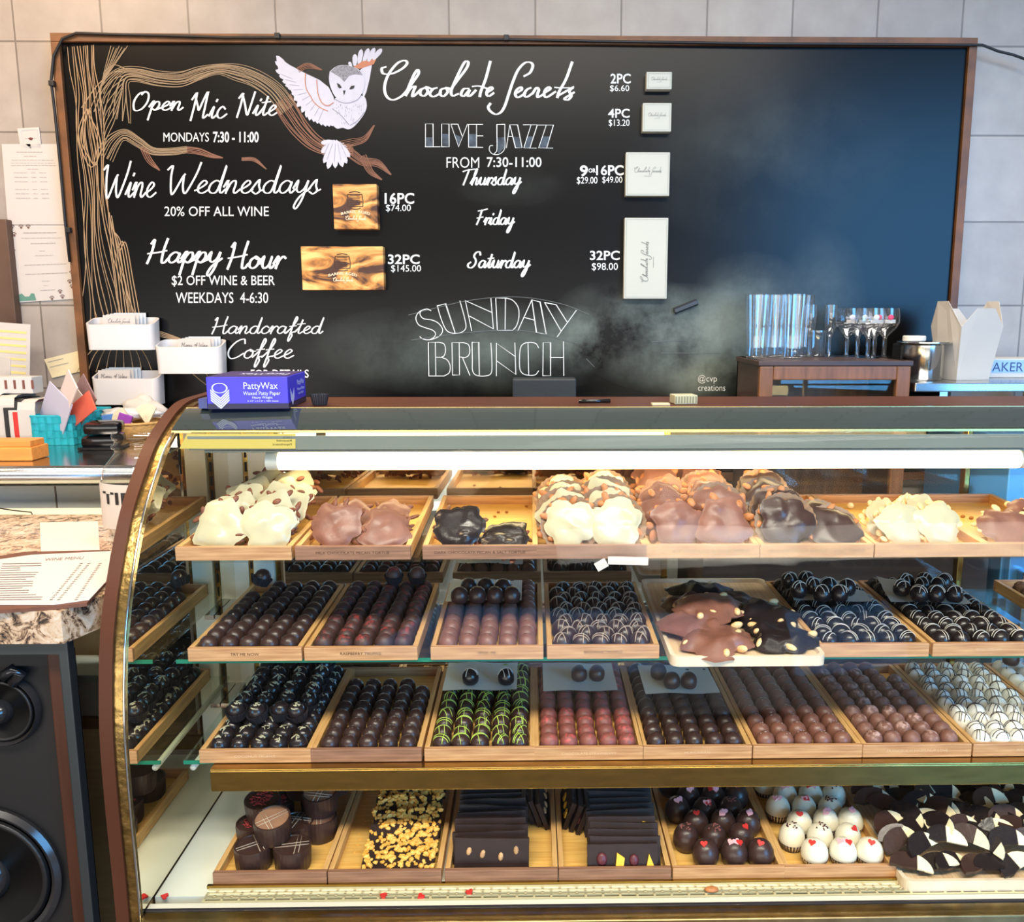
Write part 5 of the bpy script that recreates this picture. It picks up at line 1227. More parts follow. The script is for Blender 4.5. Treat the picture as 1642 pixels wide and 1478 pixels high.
def paws(o, f):
    g = MB()
    for u, v in ((.07, .03), (.22, 0.03), (.34, .03), (.09, .13), (.02, .24), (.04, .34), (.98, .65), (.93, .77), (.96, .84), (.75, .9), (.78, .97), (.6, .98)):
        for du, dv, r in ((0, 0, .022), (-.03, -.02, .011), (-.012, -.032, .011), (.012, -.032, .011), (.03, -.02, .011)):
            n = 9; g.add([f(u + du + r * math.cos(6.283 * k / n), v + dv + r * .8 * math.sin(6.283 * k / n)) + Vector((0, -.0003 - du * .001, 0)) for k in range(n)], [tuple(range(n))])
    g.build('paw_prints', mat('paw_brown', rgb(120, 92, 82), .8), o)
    P2 = [(.05, .9), (.1, .885), (.15, .93), (.22, .93), (.26, .89), (.31, .895), (.33, .985), (.04, .985)]
    tri = geometry.tessellate_polygon([[Vector((x, y, 0)) for x, y in P2]]); MB().add([f(x, y) + Vector((0, -.0004, 0)) for x, y in P2], tri).build('green_bed_print', mat('print_green', rgb(96, 142, 124), .8), o)
notice([(13, 361), (109, 361), (122, 479), (28, 485)], 'paper_sheet', 'lower white sheet with brown paw prints beside the board frame', 'paper', PAPER, [(.25, .8, .1, .012), (.2, .88, .17, .008), (.35, .76, .24, .010), (.48, .57, .34, .008), (.4, .7, .40, .008), (.2, .9, .52, .010), (.2, .92, .64, .010), (.46, .6, .74, .006), (.48, .56, .8, .006), (.42, .68, .86, .008)], paws, 'sheets left of the board')
def cardart(o, f):
    g = MB()
    for a, b in (((.15, .12), (.88, .1)), ((.88, .1), (.93, .9)), ((.93, .9), (.2, .92)), ((.2, .92), (.15, .12))): ribbon(g, [a, b], .02, f)
    g.build('border_line', mat('print_blue_grey', rgb(186, 190, 196), .8), o)
    P2 = [(.42, .5), (.55, .46), (.68, .5), (.6, .6), (.5, .58)]; MB().add([f(x, y) + Vector((0, -.0004, 0)) for x, y in P2], [(0, 1, 2, 3, 4)]).build('bird_print', mat('print_rust', rgb(110, 60, 48), .8), o)
notice([(28, 206), (63, 204), (67, 238), (34, 239)], 'small_card', 'small white bordered card pinned above the white sheets', 'card', PAPER, [(.28, .42, .5, .02), (.7, .82, .5, .02)], cardart)
CREAMP = mat('cream_paper', rgb(238, 222, 178), .8, var=.06, scale=30)
notice([(71, 576), (128, 562), (136, 594), (84, 606)], 'torn_postcard', 'torn cream postcard leaning at the lower left of the board', 'postcard', CREAMP, [(.08, .5, .18, .03), (.08, .6, .45, .03)])
a, b = aty(0, 350, YW - .02), aty(14, 512, YW - .02)
tag(MB().box(-2.0, a.x + .022, YW - .03, YW, 1.31, aty(0, 352, YW - .02).z, bev=.003).build('wooden_board', mat('dark_brown_wood', rgb(96, 70, 54), .6, var=.15, scale=12)), 'dark brown wooden board on the tiles at the left photo edge', 'board')
# ---------------------------------------------------------------- steel back counter, left
ZK = 1.13; YK = 1.865
cl = thing('back_counter', 'stainless steel back counter with rounded front edge below the chalkboard', 'counter', (-1.4, 2.2, 0))
ci = Matrix.Translation((1.4, -2.2, 0))
def lpart(mb, n, m, par, inv, sm=False): o = mb.build(n, m, None, sm); o.parent = par; o.matrix_parent_inverse = inv; return o
xr = -.55
lpart(MB().box(-2.5, xr, YK, YB - .02, ZK - .03, ZK, bev=.004), 'steel_top', mat('steel_top_warm', rgb(196, 190, 184), .16, 1.0), cl, ci)
lpart(MB().tube([(-2.5, YK, ZK - .022), (xr, YK, ZK - .022)], .022, 14), 'rounded_edge', STEEL, cl, ci, True)
lpart(MB().box(-2.5, xr, YK + .05, YB - .02, 0, ZK - .03), 'tiled_front', mat('counter_panel_grey', rgb(196, 196, 188), .3, var=.08, scale=3), cl, ci)
g = MB()
for px in (-30, 90, 210): p = aty(px, 800, YK + .049); g.box(p.x - .0015, p.x + .0015, YK + .048, YK + .05, 0, ZK - .05)
lpart(g, 'panel_joint', mat('joint_brown', rgb(120, 100, 84), .8), cl, ci)
def on(px, py, z=ZK): return atz(px, py, z + .0006)
# teal woven basket
TEAL = mat('teal_woven', rgb(24, 168, 184), .5, var=.12, scale=60)
p0 = aty(53, 712, 2.17); p1 = aty(119, 712, 2.17); bw = p1.x - p0.x; bh = .072; bd = .20
t = thing('woven_basket', 'teal woven basket full of envelopes and folders on the steel counter', 'basket', (p0.x + bw / 2, 2.17, ZK + .0006)); g = MB()
def weave(g, x0, y0, dx, dy, L, nx, nz, out):
    for i in range(nx):
        for k in range(nz):
            o_ = .0025 if (i + k) % 2 else .0008; a0 = L * i / nx; a1 = L * (i + 1) / nx; z0, z1 = bh * k / nz, bh * (k + 1) / nz
            c0 = Vector((x0 + dx * a0, y0 + dy * a0, 0)); c1 = Vector((x0 + dx * a1, y0 + dy * a1, 0)); nv = Vector((out[0], out[1], 0)) * o_
            m0 = c0.lerp(c1, .5) + nv * 1.8
            g.add([c0 + nv * .2 + Vector((0, 0, z0)), m0 + Vector((0, 0, z0)), c1 + nv * .2 + Vector((0, 0, z0)), c0 + nv * .2 + Vector((0, 0, z1)), m0 + Vector((0, 0, z1)), c1 + nv * .2 + Vector((0, 0, z1))], [(0, 1, 4, 3), (1, 2, 5, 4)])
hw = bw / 2
weave(g, -hw, 0, 1, 0, bw, 6, 4, (0, -1)); weave(g, hw, 0, 0, 1, bd, 10, 4, (1, 0)); weave(g, -hw, bd, 1, 0, bw, 6, 4, (0, 1)); weave(g, -hw, 0, 0, 1, bd, 10, 4, (-1, 0))
g.box(-hw, hw, 0, bd, 0, .003); g.build('woven_sides', TEAL, t)
g = MB(); g.tube([(-hw, 0, bh), (hw, 0, bh), (hw, bd, bh), (-hw, bd, bh), (-hw, 0, bh)], .0032, 6); g.build('rim', TEAL, t)
bx, by = t.location.x, t.location.y
def sheet(name, lab, cat, m, x, y, z, w, h, rz, ry, th=.002, grp=None, rx=0):
    o = tag(MB().box(-w / 2, w / 2, -th / 2, th / 2, 0, h, bev=th * .2).build(name, m), lab, cat, grp); o.matrix_world = T(x, y, z) @ RZ(rz) @ RY(ry) @ RX(rx); return o
LAV = mat('envelope_lavender', rgb(190, 188, 208), .7); CR = mat('envelope_cream', rgb(226, 210, 206), .7); MAU = mat('folder_mauve', rgb(150, 120, 120), .7); CORAL = mat('folder_coral', rgb(226, 106, 84), .6)
for k, (nm, lab, m, dx, dy, w, h, rz, ry) in enumerate([('envelope', 'lavender envelope at the front left of the teal basket', LAV, -.03, .03, .10, .135, -30, 33), ('envelope', 'pale grey envelope standing behind the lavender one in the teal basket', PAPER, -.02, .07, .09, .16, -35, 36),
        ('envelope', 'cream envelope leaning furthest right out of the teal basket', CR, -.02, .045, .06, .19, -40, 46), ('folder', 'mauve card folder between the envelopes of the teal basket', MAU, -.01, .085, .08, .17, -35, 50), ('folder', 'coral folder leaning out to the right of the teal basket', CORAL, -.012, .05, .05, .17, -30, 62)]):
    sheet(nm, lab, nm, m, bx + dx, by + dy, ZK + .006 + (.03 if ry > 40 else .012), w, h, rz, ry, .003)
tag(MB().ell((bx + .01, by + .05, ZK + bh - .002), .03, .035, .016).build('dark_cloth', mat('dark_cloth', rgb(58, 56, 62), .9, bump=.5), None, True), 'dark cloth bundle lying on top inside the teal basket', 'cloth')
tag(MB().lathe([(.005, 0), (.005, .02), (.0035, .021)], 12, M=T(bx + .018, by + .012, ZK + bh - .006)).build('marker_pen', WHITE), 'small white marker end sticking up at the front of the teal basket', 'marker')
# upright files left of the basket
fm = [(-.165, .16, PAPER), (-.150, .175, mat('file_ivory', rgb(232, 220, 204), .6)), (-.138, .17, PAPER), (-.126, .165, mat('file_beige', rgb(214, 196, 176), .6)), (-.112, .17, PAPER), (-.096, .158, mat('file_black', rgb(36, 34, 36), .5)), (-.084, .15, PAPER), (-.074, .145, mat('file_red', rgb(206, 44, 40), .5)), (-.062, .155, PAPER)]
for k, (dx, h, m) in enumerate(fm):
    what = {'file_black': 'thin black file', 'file_red': 'red file', 'file_ivory': 'ivory file', 'file_beige': 'beige file'}.get(m.name, 'white file')
    sheet('file', '%s upright on the counter, %s left of the teal basket' % (what, ORD[len(fm) - 1 - k]), 'file', m, bx + dx - .002, by + .06, ZK + .0006, .006, h * .72, 4, 0, .12, 'files left of the teal basket')
o = MB().box(0, .11, 0, .05, 0, .042, bev=.002).build('letter_tray', WHITE); p = aty(0, 640, 2.13)
tag(o, 'white letter tray of cards standing on the upright files at left edge', 'letter tray'); o.location = (p.x - .075, 2.21, ZK + .125)
g = MB()
for k in range(4): g.box(.012 + k * .022 + .03, .018 + k * .022 + .03, -.0008, 0, .012, .034)
g.build('slots', mat('slot_brown', rgb(120, 70, 60), .7), o)
# list sheet and card rack above
q = aty(8, 600, 2.36)
o = sheet('list_sheet', 'white sheet with yellow rows propped at the far left photo edge', 'paper', PAPER, q.x - .02, 2.37, ZK + .0006, .13, .30, -5, 4, .002, None, -4)
g = MB()
for k in range(9): g.box(-.055, .055, -.0016, -.0011, .13 + k * .018, .136 + k * .018)
g.build('yellow_rows', mat('row_yellow', rgb(232, 208, 128), .8), o)
o = sheet('folded_card', 'white folded card standing behind the letter tray', 'card', PAPER, q.x + .022, 2.29, ZK + .0006, .05, .215, -20, 7, .002)
# orange box
p = on(52, 739); tag(MB().box(0, .16, 0, .07, 0, .030, bev=.003).box(.005, .155, .006, .064, .030, .044, bev=.002).build('wooden_box', mat('orange_wood', rgb(232, 150, 70), .5, var=.1, scale=12, stretch=(1, 8, 8))), 'orange wooden box on the steel counter at the left photo edge', 'box').location = (p.x - .16, p.y, ZK + .0006)
# black card terminal
p = on(118, 722); t = thing('card_terminal', 'glossy black card terminal on a flat base right of the teal basket', 'card terminal', (p.x + .05, p.y + .035, ZK + .0006), R(8))
GBL = mat('gloss_black', rgb(20, 20, 22), .12, spec=.7)
MB().box(-.045, .05, -.03, .05, 0, .006, bev=.002).build('base', GBL, t); MB().box(-.04, .045, -.02, .05, .006, .03, T(0, 0, 0) @ RX(6), bev=.008).build('lower_body', GBL, t, 40); MB().box(-.036, .045, -.012, .05, .034, .062, T(0, 0, 0) @ RX(4), bev=.010).build('upper_body', GBL, t, 40)
# wicker basket with packets
p = aty(206, 694, 2.27); WICK = mat('wicker', rgb(206, 160, 96), .7, var=.25, scale=90, stretch=(1, 1, 4), bump=.5)
t = thing('wicker_basket', 'shallow oval wicker basket of packets on the steel counter', 'basket', (p.x + .004, 2.30, ZK + .0006))
rf = lambda a, z: 1 + .012 * math.sin(24 * a + z * 700)
MB().lathe([(.05, 0), (.062, .02), (.074, .042), (.070, .042), (.058, .02), (.047, .004)], 60, rf=rf).build('woven_bowl', WICK, t, True)
MB().tube([(.073 * math.cos(k / 24 * 6.2832), .073 * math.sin(k / 24 * 6.2832), .043) for k in range(25)], .0035, 6).build('rim', WICK, t, True)
CLEARP = mat('clear_plastic_film', rgb(214, 214, 216), .25, spec=.6, var=.05, scale=30, bump=.3)
wx, wy = t.location.x, t.location.y
def blob(name, lab, cat, m, x, y, z, rx, ry, rz_, seed, amp=.18, rot=0):
    rd = random.Random(seed); bm = bmesh.new(); bmesh.ops.create_icosphere(bm, subdivisions=3, radius=1); ph = [rd.random() * 6.28 for _ in range(6)]
    for v in bm.verts:
        c = v.co; k = 1 + amp * (math.sin(4 * c.x + ph[0]) * math.sin(5 * c.y + ph[1]) + .6 * math.sin(9 * c.z + ph[2] + 6 * c.x)); v.co = (c.x * rx * k, c.y * ry * k, c.z * rz_ * k)
    o = tag(MB().bm(bm).build(name, m, None, True), lab, cat); o.matrix_world = T(x, y, z) @ RZ(rot); return o
blob('plastic_bag', 'clear plastic bag spread over the packets in the wicker basket', 'bag', CLEARP, wx - .02, wy + .02, ZK + .062, .075, .05, .016, 3)
sheet('packet', 'blue packet in the wicker basket', 'packet', mat('packet_blue', rgb(86, 142, 214), .5), wx - .048, wy - .03, ZK + .040, .035, .026, 10, -8, .008)
sheet('packet', 'purple packet beside the blue one in the wicker basket', 'packet', mat('packet_purple', rgb(150, 70, 180), .5), wx - .012, wy - .035, ZK + .042, .035, .026, 0, 20, .008)
for k, (dx, rot, lab) in enumerate(((.012, 60, 'translucent wrapped wafer fan leaning left in the wicker basket'), (.048, 20, 'translucent wrapped wafer fan upright at the right of the wicker basket'))):
    g = MB(); n = 14; pts = [(.0, 0)] + [(.042 * math.sin(R(-38 + 76 * i / n)), .058 * math.cos(R(-38 + 76 * i / n))) for i in range(n + 1)]
    o = tag(g.prism(pts, .006, RX(90)).build('wrapped_wafer', mat('wafer_film', rgb(232, 222, 190), .3, var=.12, scale=60)), lab, 'packet'); o.matrix_world = T(wx + dx, wy - .03, ZK + .036) @ RY(rot - 20 if k else -55)
blob('crumpled_paper', 'crumpled white tissue behind the wicker basket', 'tissue', PAPER, -1.06, 2.40, ZK + .05, .055, .03, .05, 8, .22)
o = tag(MB().lathe([(.018, 0), (.019, .09), (.017, .092)], 20, M=T(aty(290, 650, 2.2).x - .03, 2.2, ZK + .03) @ RY(70)).build('grey_roll', mat('grey_roll', rgb(118, 108, 100), .7), None, 40), 'grey paper roll leaning between wicker basket and display case', 'roll')
# ---------------------------------------------------------------- low cream partition and things seen through the gap
CREAM = mat('cream_paint', rgb(240, 230, 196), .5, var=.04, scale=5)
zt = aty(80, 815, 1.83).z; zb_ = aty(80, 831, 1.765).z
pt = thing('low_partition', 'low cream partition with a flat cap behind the granite counter', 'partition', (-1.5, 1.80, 0)); pi = Matrix.Translation((1.5, -1.80, 0))
lpart(MB().box(-2.5, -.70, 1.765, 1.835, zb_, zt, bev=.002), 'cap', CREAM, pt, pi); lpart(MB().box(-2.5, -.72, 1.785, 1.825, 0, zb_), 'panel', mat('cream_woodgrain', rgb(232, 218, 176), .5, var=.06, scale=3, stretch=(1, 1, 30)), pt, pi)
g = MB(); g.tube([aty(x, y, 1.760) for x, y in ((-5, 814), (20, 818), (50, 821), (53, 828), (52, 842))], .0014, 5)
tag(g.build('thin_wire', BLKP, None, True), 'thin dark wire hanging over the cream cap at the left edge', 'wire')
# granite-topped speaker cabinet
YF = 1.15
pc = aty(97, 980, YF); pcb = aty(97, 1032, YF); zs, zs0 = pc.z, pcb.z
GRAN = _nodes('granite_polished'); MATS['granite'] = GRAN[0]
def granite():
    m, nt, b = GRAN; tc = nt.nodes.new('ShaderNodeTexCoord')
    n1 = nt.nodes.new('ShaderNodeTexNoise'); n1.inputs['Scale'].default_value = 42; n1.inputs['Detail'].default_value = 9; n1.inputs['Roughness'].default_value = .75; n1.inputs['Distortion'].default_value = .8
    nt.links.new(tc.outputs['Object'], n1.inputs['Vector'])
    cr = nt.nodes.new('ShaderNodeValToRGB'); e = cr.color_ramp.elements; e[0].position = .40; e[0].color = (*rgb(34, 30, 30), 1); e[1].position = .66; e[1].color = (*rgb(222, 200, 176), 1)
    for p_, c in ((.45, rgb(120, 92, 70)), (.5, rgb(196, 164, 130)), (.58, rgb(206, 186, 162))): x = e.new(p_); x.color = (*c, 1)
    nt.links.new(n1.outputs[0], cr.inputs[0]); nt.links.new(cr.outputs[0], b.inputs['Base Color']); b.inputs['Roughness'].default_value = .2
granite(); GRAN = GRAN[0]
xg = -.616
xc = pc.x; xpost1 = aty(100, 1045, YF + .02).x
sl = thing('granite_table', 'high table with a polished granite top and grey metal legs at left', 'table', (-.95, 1.4, 0)); si = Matrix.Translation((.95, -1.4, 0))
lpart(MB().prism([(-1.7, YF), (xc, YF), (xg, YF + .075), (xg, 1.74), (-1.7, 1.74)], zs - zs0, T(0, 0, zs0)), 'granite_slab', GRAN, sl, si)
EM = mat('edge_grey_metal', rgb(74, 78, 78), .35, .7)
for x, y in ((xpost1, YF + .012), (-1.6, YF + .012), (-1.6, 1.68)): lpart(MB().box(x - .002, x + .012, y, y + .018, .0, zs0 - .001, bev=.002), 'leg', EM, sl, si)
lpart(MB().box(-1.6, xpost1, YF + .012, YF + .03, zs0 - .02, zs0 - .001), 'apron', EM, sl, si)
sp = thing('loudspeaker', 'black two-way loudspeaker with wooden edges under the granite table', 'speaker', (-.95, 1.4, 0))
BWOOD = mat('speaker_wood', rgb(70, 36, 22), .35, var=.3, scale=5, stretch=(8, 8, 1)); BLK = mat('speaker_black', rgb(18, 15, 14), .55)
xs = xpost1 - .004; zsp = zs0 - .03
lpart(MB().prism([(-1.45, YF + .06), (xs, YF + .06), (xs - .30, YF + .44), (-1.2, YF + .44)], zsp - .03, T(0, 0, .03)), 'cabinet_body', BLK, sp, si)
lpart(MB().box(xs - .030, xs, YF + .04, YF + .059, .03, zsp, bev=.002), 'wood_frame', BWOOD, sp, si)
lpart(MB().box(-1.45, xs - .030, YF + .045, YF + .059, zsp - .02, zsp), 'top_rail', BLK, sp, si)
def driver(px, py, rpx, nm):
    c = aty(px, py, YF + .06); r = rpx * (c.y / F); M = T(c.x, YF + .0595, c.z) @ RX(90)
    lpart(MB().lathe([(r * 1.0, 0), (r * 1.02, .008), (r * .96, .014), (r * .90, .010), (r * .88, 0)], 48, M=M), nm + '_rim', mat('rim_black', rgb(44, 42, 42), .18, spec=.6), sp, si, 40)
    lpart(MB().lathe([(r * .88, .010), (r * .80, .013), (r * .74, .006), (r * .34, -.0 + .001), (r * .33, .0)], 48, M=M), nm + '_cone', mat('cone_black', rgb(26, 25, 25), .38), sp, si, True)
    lpart(MB().lathe([(r * .36, .001), (r * .34, .012), (r * .22, .024), (r * .02, .03)], 32, M=M), nm + '_cap', mat('cap_black', rgb(32, 32, 34), .14, spec=.6), sp, si, True)
driver(8, 1135, 62, 'tweeter'); driver(-18, 1400, 128, 'woofer')
lpart(MB().tube([aty(x, y, YF + .045) for x, y in ((4, 1085), (22, 1072), (34, 1080), (20, 1096))], .008, 8), 'bracket', mat('cap_black', (0, 0, 0)), sp, si, True)
# menu on leather backing
def flat(q, z, th, name, m, lab, cat):
    P = [atz(x, y, z) for x, y in q]; n = len(P)
    return tag(MB().add([p + Vector((0, 0, th)) for p in P] + P, [tuple(range(n)), tuple(reversed(range(n, 2 * n)))] + [(i, i + n, (i + 1) % n + n, (i + 1) % n) for i in range(n)]).build(name, m), lab, cat)
LEA = mat('leather_brown', rgb(104, 62, 44), .5, var=.15, scale=60, bump=.2)
flat([(-20, 899), (40, 889), (174, 886), (177, 928), (140, 972), (90, 977), (-20, 985)], zs + .0004, .005, 'menu_board', LEA, 'brown leather menu board under the wine menu on the granite', 'menu board')
mq = [(-20, 900), (50, 890), (178, 884), (171, 932), (143, 962), (86, 970), (-20, 970)]
mn = flat(mq, zs + .0058, .0008, 'menu_sheet', PAPER, 'white printed wine menu sheet lying on the granite counter', 'menu')
g = MB(); zf = zs + .0072; f2 = lambda x, y: atz(x, y, zf)
text_on(g, 'WINE MENU', lambda u, v: f2(73 + u * 62, 899 - v * 4.2 - u * 3.2), .0, .3)
rd = random.Random(2)
for k in range(17):
    y = 903 + k * 3.6
    for x0, x1 in ((4 - k, 30 + rd.random() * 38), (128 - k * 3.0, 133 - k * 3.0), (140 - k * 3.0, 145 - k * 3.0), (158 - k * 2.4, 163 - k * 2.4)):
        if x1 > x0 + 1 and x0 < 168 - max(0, (y - 932)) * 1.1: ribbon(g, [(max(0, x0), y + .6), (x1, y - .4)], .8, f2)
g.build('menu_print', mat('menu_ink', rgb(128, 112, 104), .8), mn)
flat([(64, 838), (157, 836), (160, 884), (66, 888)], zs + .0003, .0006, 'pink_sheet', mat('pink_paper', rgb(232, 204, 190), .6, bump=.35, scale=60), 'pinkish wrinkled sheet taped on the granite behind the menu', 'paper')
# tip jar
jx, jy = aty(236, 800, 1.575).x, 1.585
t = thing('tip_jar', 'big round glass tip jar with paper label standing on the granite by the case', 'jar', (jx, jy, zs + .0006))
zj = aty(236, 692, 1.58).z - zs
JG = thin_glass('jar_glass', (.97, .975, .97), 1.0, .02); s = zj / .22
prof = [(.055, 0), (.068, .006), (.076, .03), (.079, .08), (.078, .12), (.072, .148), (.058, .168), (.052, .178), (.052, .184), (.057, .187), (.057, .192), (.052, .195), (.052, .204), (.0555, .207), (.0555, .215), (.053, .22)]
MB().lathe([(r * 1.0, z * s) for r, z in prof], 40, cap=False).build('glass_body', JG, t, True)
g = MB(); a0, a1 = R(200), R(310); n = 14; r = .0802
for k in range(n + 1):
    a = a0 + (a1 - a0) * k / n; g.v += [(r * math.cos(a), r * math.sin(a), .028 * s), (r * math.cos(a), r * math.sin(a), .122 * s)]
g.f = [(2 * k, 2 * k + 2, 2 * k + 3, 2 * k + 1) for k in range(n)]; lb = g.build('paper_label', PAPER, t, True)
g = MB(); text_on(g, 'TIPS', lambda u, v: ((r + .001) * math.cos(R(228) + u * R(64)), (r + .001) * math.sin(R(228) + u * R(64)), (.080 + v * .026) * s), .02); g.build('label_lettering', BLKP, lb)
# seen in the gap between cabinet and case
sh = thing('side_shelf', 'narrow low wooden shelf seen between the speaker cabinet and the case', 'shelf', (-.82, 1.76, 0)); hi = Matrix.Translation((.82, -1.76, 0))
zsh = aty(155, 1150, 1.65).z
lpart(MB().box(-1.15, -.70, 1.64, 1.755, zsh - .02, zsh), 'shelf_board', mat('shelf_tan', rgb(176, 140, 96), .5, var=.15, scale=6, stretch=(1, 8, 8)), sh, hi)
for x in (-1.13, -.72): lpart(MB().box(x - .012, x + .012, 1.65, 1.75, 0, zsh - .02), 'leg', mat('shelf_tan', (0, 0, 0)), sh, hi)
tb = thing('plastic_tub', 'white lidded plastic tub on the side shelf behind the speaker', 'tub', (-.86, 1.70, zsh + .0006))
MB().box(-.10, .10, -.05, .05, 0, .075, bev=.006).build('tub_body', mat('tub_plastic', rgb(226, 230, 222), .35), tb); MB().box(-.106, .106, -.054, .054, .075, .09, bev=.004).build('lid', mat('tub_lid', rgb(206, 222, 214), .35), tb)
# ---------------------------------------------------------------- things standing on the top of the case
ZT = 1.2985 + .0006
BLUE = mat('box_blue', rgb(62, 52, 196), .35); BDK = mat('box_navy', rgb(28, 24, 60), .4)
p0 = atz(333, 656, ZT); p1 = atz(461, 656, ZT); w = p1.x - p0.x
pr_ = atz(488, 640, ZT); bx = thing('patty_paper_box', 'blue and violet waxed patty paper box on the left end of the case top', 'box', (p0.x, p0.y, ZT), R(2.5)); h = .052; dp = .135
MB().box(0, w, 0, dp, .0, h, bev=.0012).build('carton', BLUE, bx)
MB().box(.002, w - .002, .003, dp - .003, h, h + .0008).build('top_panel', mat('box_violet', rgb(58, 40, 92), .45, var=.15, scale=20), bx)
MB().box(.001, w + .0006, -.0007, dp - .001, .0003, .009).build('dark_band', BDK, bx)
INK = mat('print_white_blue', rgb(216, 222, 246), .5); g = MB(); F_ = lambda x, z: (x * w, -.0016, z * h)
text_on(g, 'PattyWax', lambda u, v: F_(.46 + u * .42, .56 + v * .27 - .0), .0); text_on(g, 'Waxed Patty Paper', lambda u, v: F_(.45 + u * .46, .40 + v * .15)); text_on(g, 'Heavy Weight', lambda u, v: F_(.56 + u * .25, .30 + v * .10)); text_on(g, '5-1/2" x 5-1/2" | 1000 sheets', lambda u, v: F_(.5 + u * .38, .215 + v * .065))
text_on(g, '#55', lambda u, v: F_(.13 + u * .05, .06 + v * .06))
for k in range(5):
    z = .62 - k * .075; q = [(.05, z), (.17, z - .26), (.28, z), (.28, z - .05), (.17, z - .31), (.05, z - .05)]
    g.add([F_(x, y) for x, y in q], [(0, 1, 4, 5), (1, 2, 3, 4)])
n = 24; ring = [(.165 + .09 * math.cos(6.2832 * k / n), .66 + .15 * math.sin(6.2832 * k / n)) for k in range(n + 1)]; ribbon(g, ring, .018, F_)
g.build('front_lettering', INK, bx)
g = MB(); S_ = lambda y, z: (w + .0016, y * dp, z * h); text_on(g, 'PattyWax', lambda u, v: S_(.46 + u * .38, .6 + v * .22)); text_on(g, 'Waxed Patty', lambda u, v: S_(.44 + u * .42, .44 + v * .12)); text_on(g, 'Heavy Weight', lambda u, v: S_(.5 + u * .3, .32 + v * .09))
for k in range(4):
    z = .62 - k * .08; q = [(.08, z), (.18, z - .25), (.28, z), (.28, z - .05), (.18, z - .3), (.08, z - .05)]; g.add([S_(x, y) for x, y in q], [(0, 1, 4, 5), (1, 2, 3, 4)])
g.build('side_lettering', INK, bx)
g = MB(); text_on(g, 'PattyWax', lambda u, v: ((.92 - u * .62) * w, (.62 - v * .36) * dp, h + .0012)); g.build('top_lettering', INK, bx)
p = atz(513, 649, ZT); tag(link('paper_cup', cup_mesh(CUP, .0115, .0155, .018)), 'single black fluted paper cup on the case top right of the blue box', 'paper cup').location = (p.x, p.y, ZT)
tag(MB().box(-.014, .0, 0, .09, 0, .016).build('blue_packet', mat('packet_navy', rgb(52, 62, 120), .3)), 'dark blue packet on the case top hidden left of the blue box', 'packet').location = (p0.x - .004, p0.y + .01, ZT)
# sheet on the slanted top glass (its code is left blank)
q = [atz(341, 684, 1.2768), atz(440, 685, 1.2768), atz(476, 664, 1.288), atz(398, 661, 1.289)]
def onglass(x, y):
    r_ = ray(x, y); best = None
    for a, b in zip(TOP, TOP[1:]):
        for k in range(6):
            c = a.lerp(b, k / 6); d = CAMP + r_ * (c.x / r_.y); e = abs(d.z - c.y)
            if best is None or e < best[0]: best = (e, Vector((d.x, c.x, c.y)))
    return best[1]
qs = [onglass(x, y) for x, y in ((341, 686), (448, 687), (474, 663), (372, 661))]
n_ = Vector((0, -.0005, .0012)); 
tag(MB().add([v + n_ for v in qs] + [v + n_ * .3 for v in qs], [(0, 1, 2, 3), (7, 6, 5, 4), (0, 4, 5, 1), (1, 5, 6, 2), (2, 6, 7, 3), (3, 7, 4, 0)]).build('paper_sticker', PAPER), 'white paper sticker lying on the sloping top glass below the blue box', 'sticker')
# small things along the top
p = atz(1082, 648, ZT); t = thing('sugar_box', 'small beige ribbed box on the case top near the glass cabinet', 'box', (p.x, p.y, ZT), R(6))
MB().box(0, .040, 0, .035, 0, .015, bev=.001).build('box_body', mat('beige_card', rgb(176, 172, 140), .7), t)
g = MB()
for k in range(8): g.box(.001 + k * .005, .0035 + k * .005, -.0006, 0, .002, .013)
g.build('ribs', mat('beige_dark', rgb(128, 124, 96), .7), t)
p = atz(1046, 650, ZT); tag(MB().box(0, .03, 0, .02, 0, .003).build('paper_slip', mat('slip_tan', rgb(206, 190, 150), .7)), 'flat tan paper slip beside the small beige box', 'paper').location = (p.x, p.y, ZT)
p = atz(928, 647, ZT); g = MB(); g.tube([(0, 0, .004), (.055, .006, .004)], .0035, 8)
tag(g.build('pen', GBL, None, True), 'black pen lying on the case top in front of the chalkboard', 'pen').location = (p.x, p.y, ZT)
# ---------------------------------------------------------------- right side behind the case
DKW = mat('dark_walnut', rgb(70, 48, 38), .4, var=.3, scale=5, stretch=(1, 1, 14), bump=.1)
OAK = mat('cabinet_oak', rgb(130, 84, 52), .38, var=.28, scale=5, stretch=(12, 12, 1.5), bump=.1)
ZB = .93
xl = aty(1060, 800, 2.05).x
bc = thing('wooden_sideboard', 'dark walnut sideboard along the back wall behind the case', 'sideboard', (.9, 2.25, 0)); bi = Matrix.Translation((-.9, -2.25, 0))
lpart(MB().box(xl + .10, 1.10, 2.02, YB - .02, 0, ZB - .03), 'carcass', DKW, bc, bi); lpart(MB().box(xl + .08, 1.12, 2.0, YB - .02, ZB - .03, ZB, bev=.003), 'top', mat('black_stone_top', rgb(40, 40, 42), .2), bc, bi)
mid = tag(MB().box(-.54, xl + .07, 2.20, YB - .02, 0, .9).build('grey_counter_unit', mat('grey_panel', rgb(120, 122, 118), .4, var=.1, scale=4)), 'grey low counter unit seen through the case door', 'counter')
# upright dark box before the board
a, b = aty(822, 606, 2.3), aty(923, 606, 2.3)
tag(MB().box(a.x, b.x, 2.27, 2.33, .9006, a.z, bev=.004).build('upright_box', mat('charcoal_card', rgb(44, 48, 50), .5, var=.2, scale=30, stretch=(1, 1, 20))), 'dark grey upright box standing in front of the board below BRUNCH', 'box')
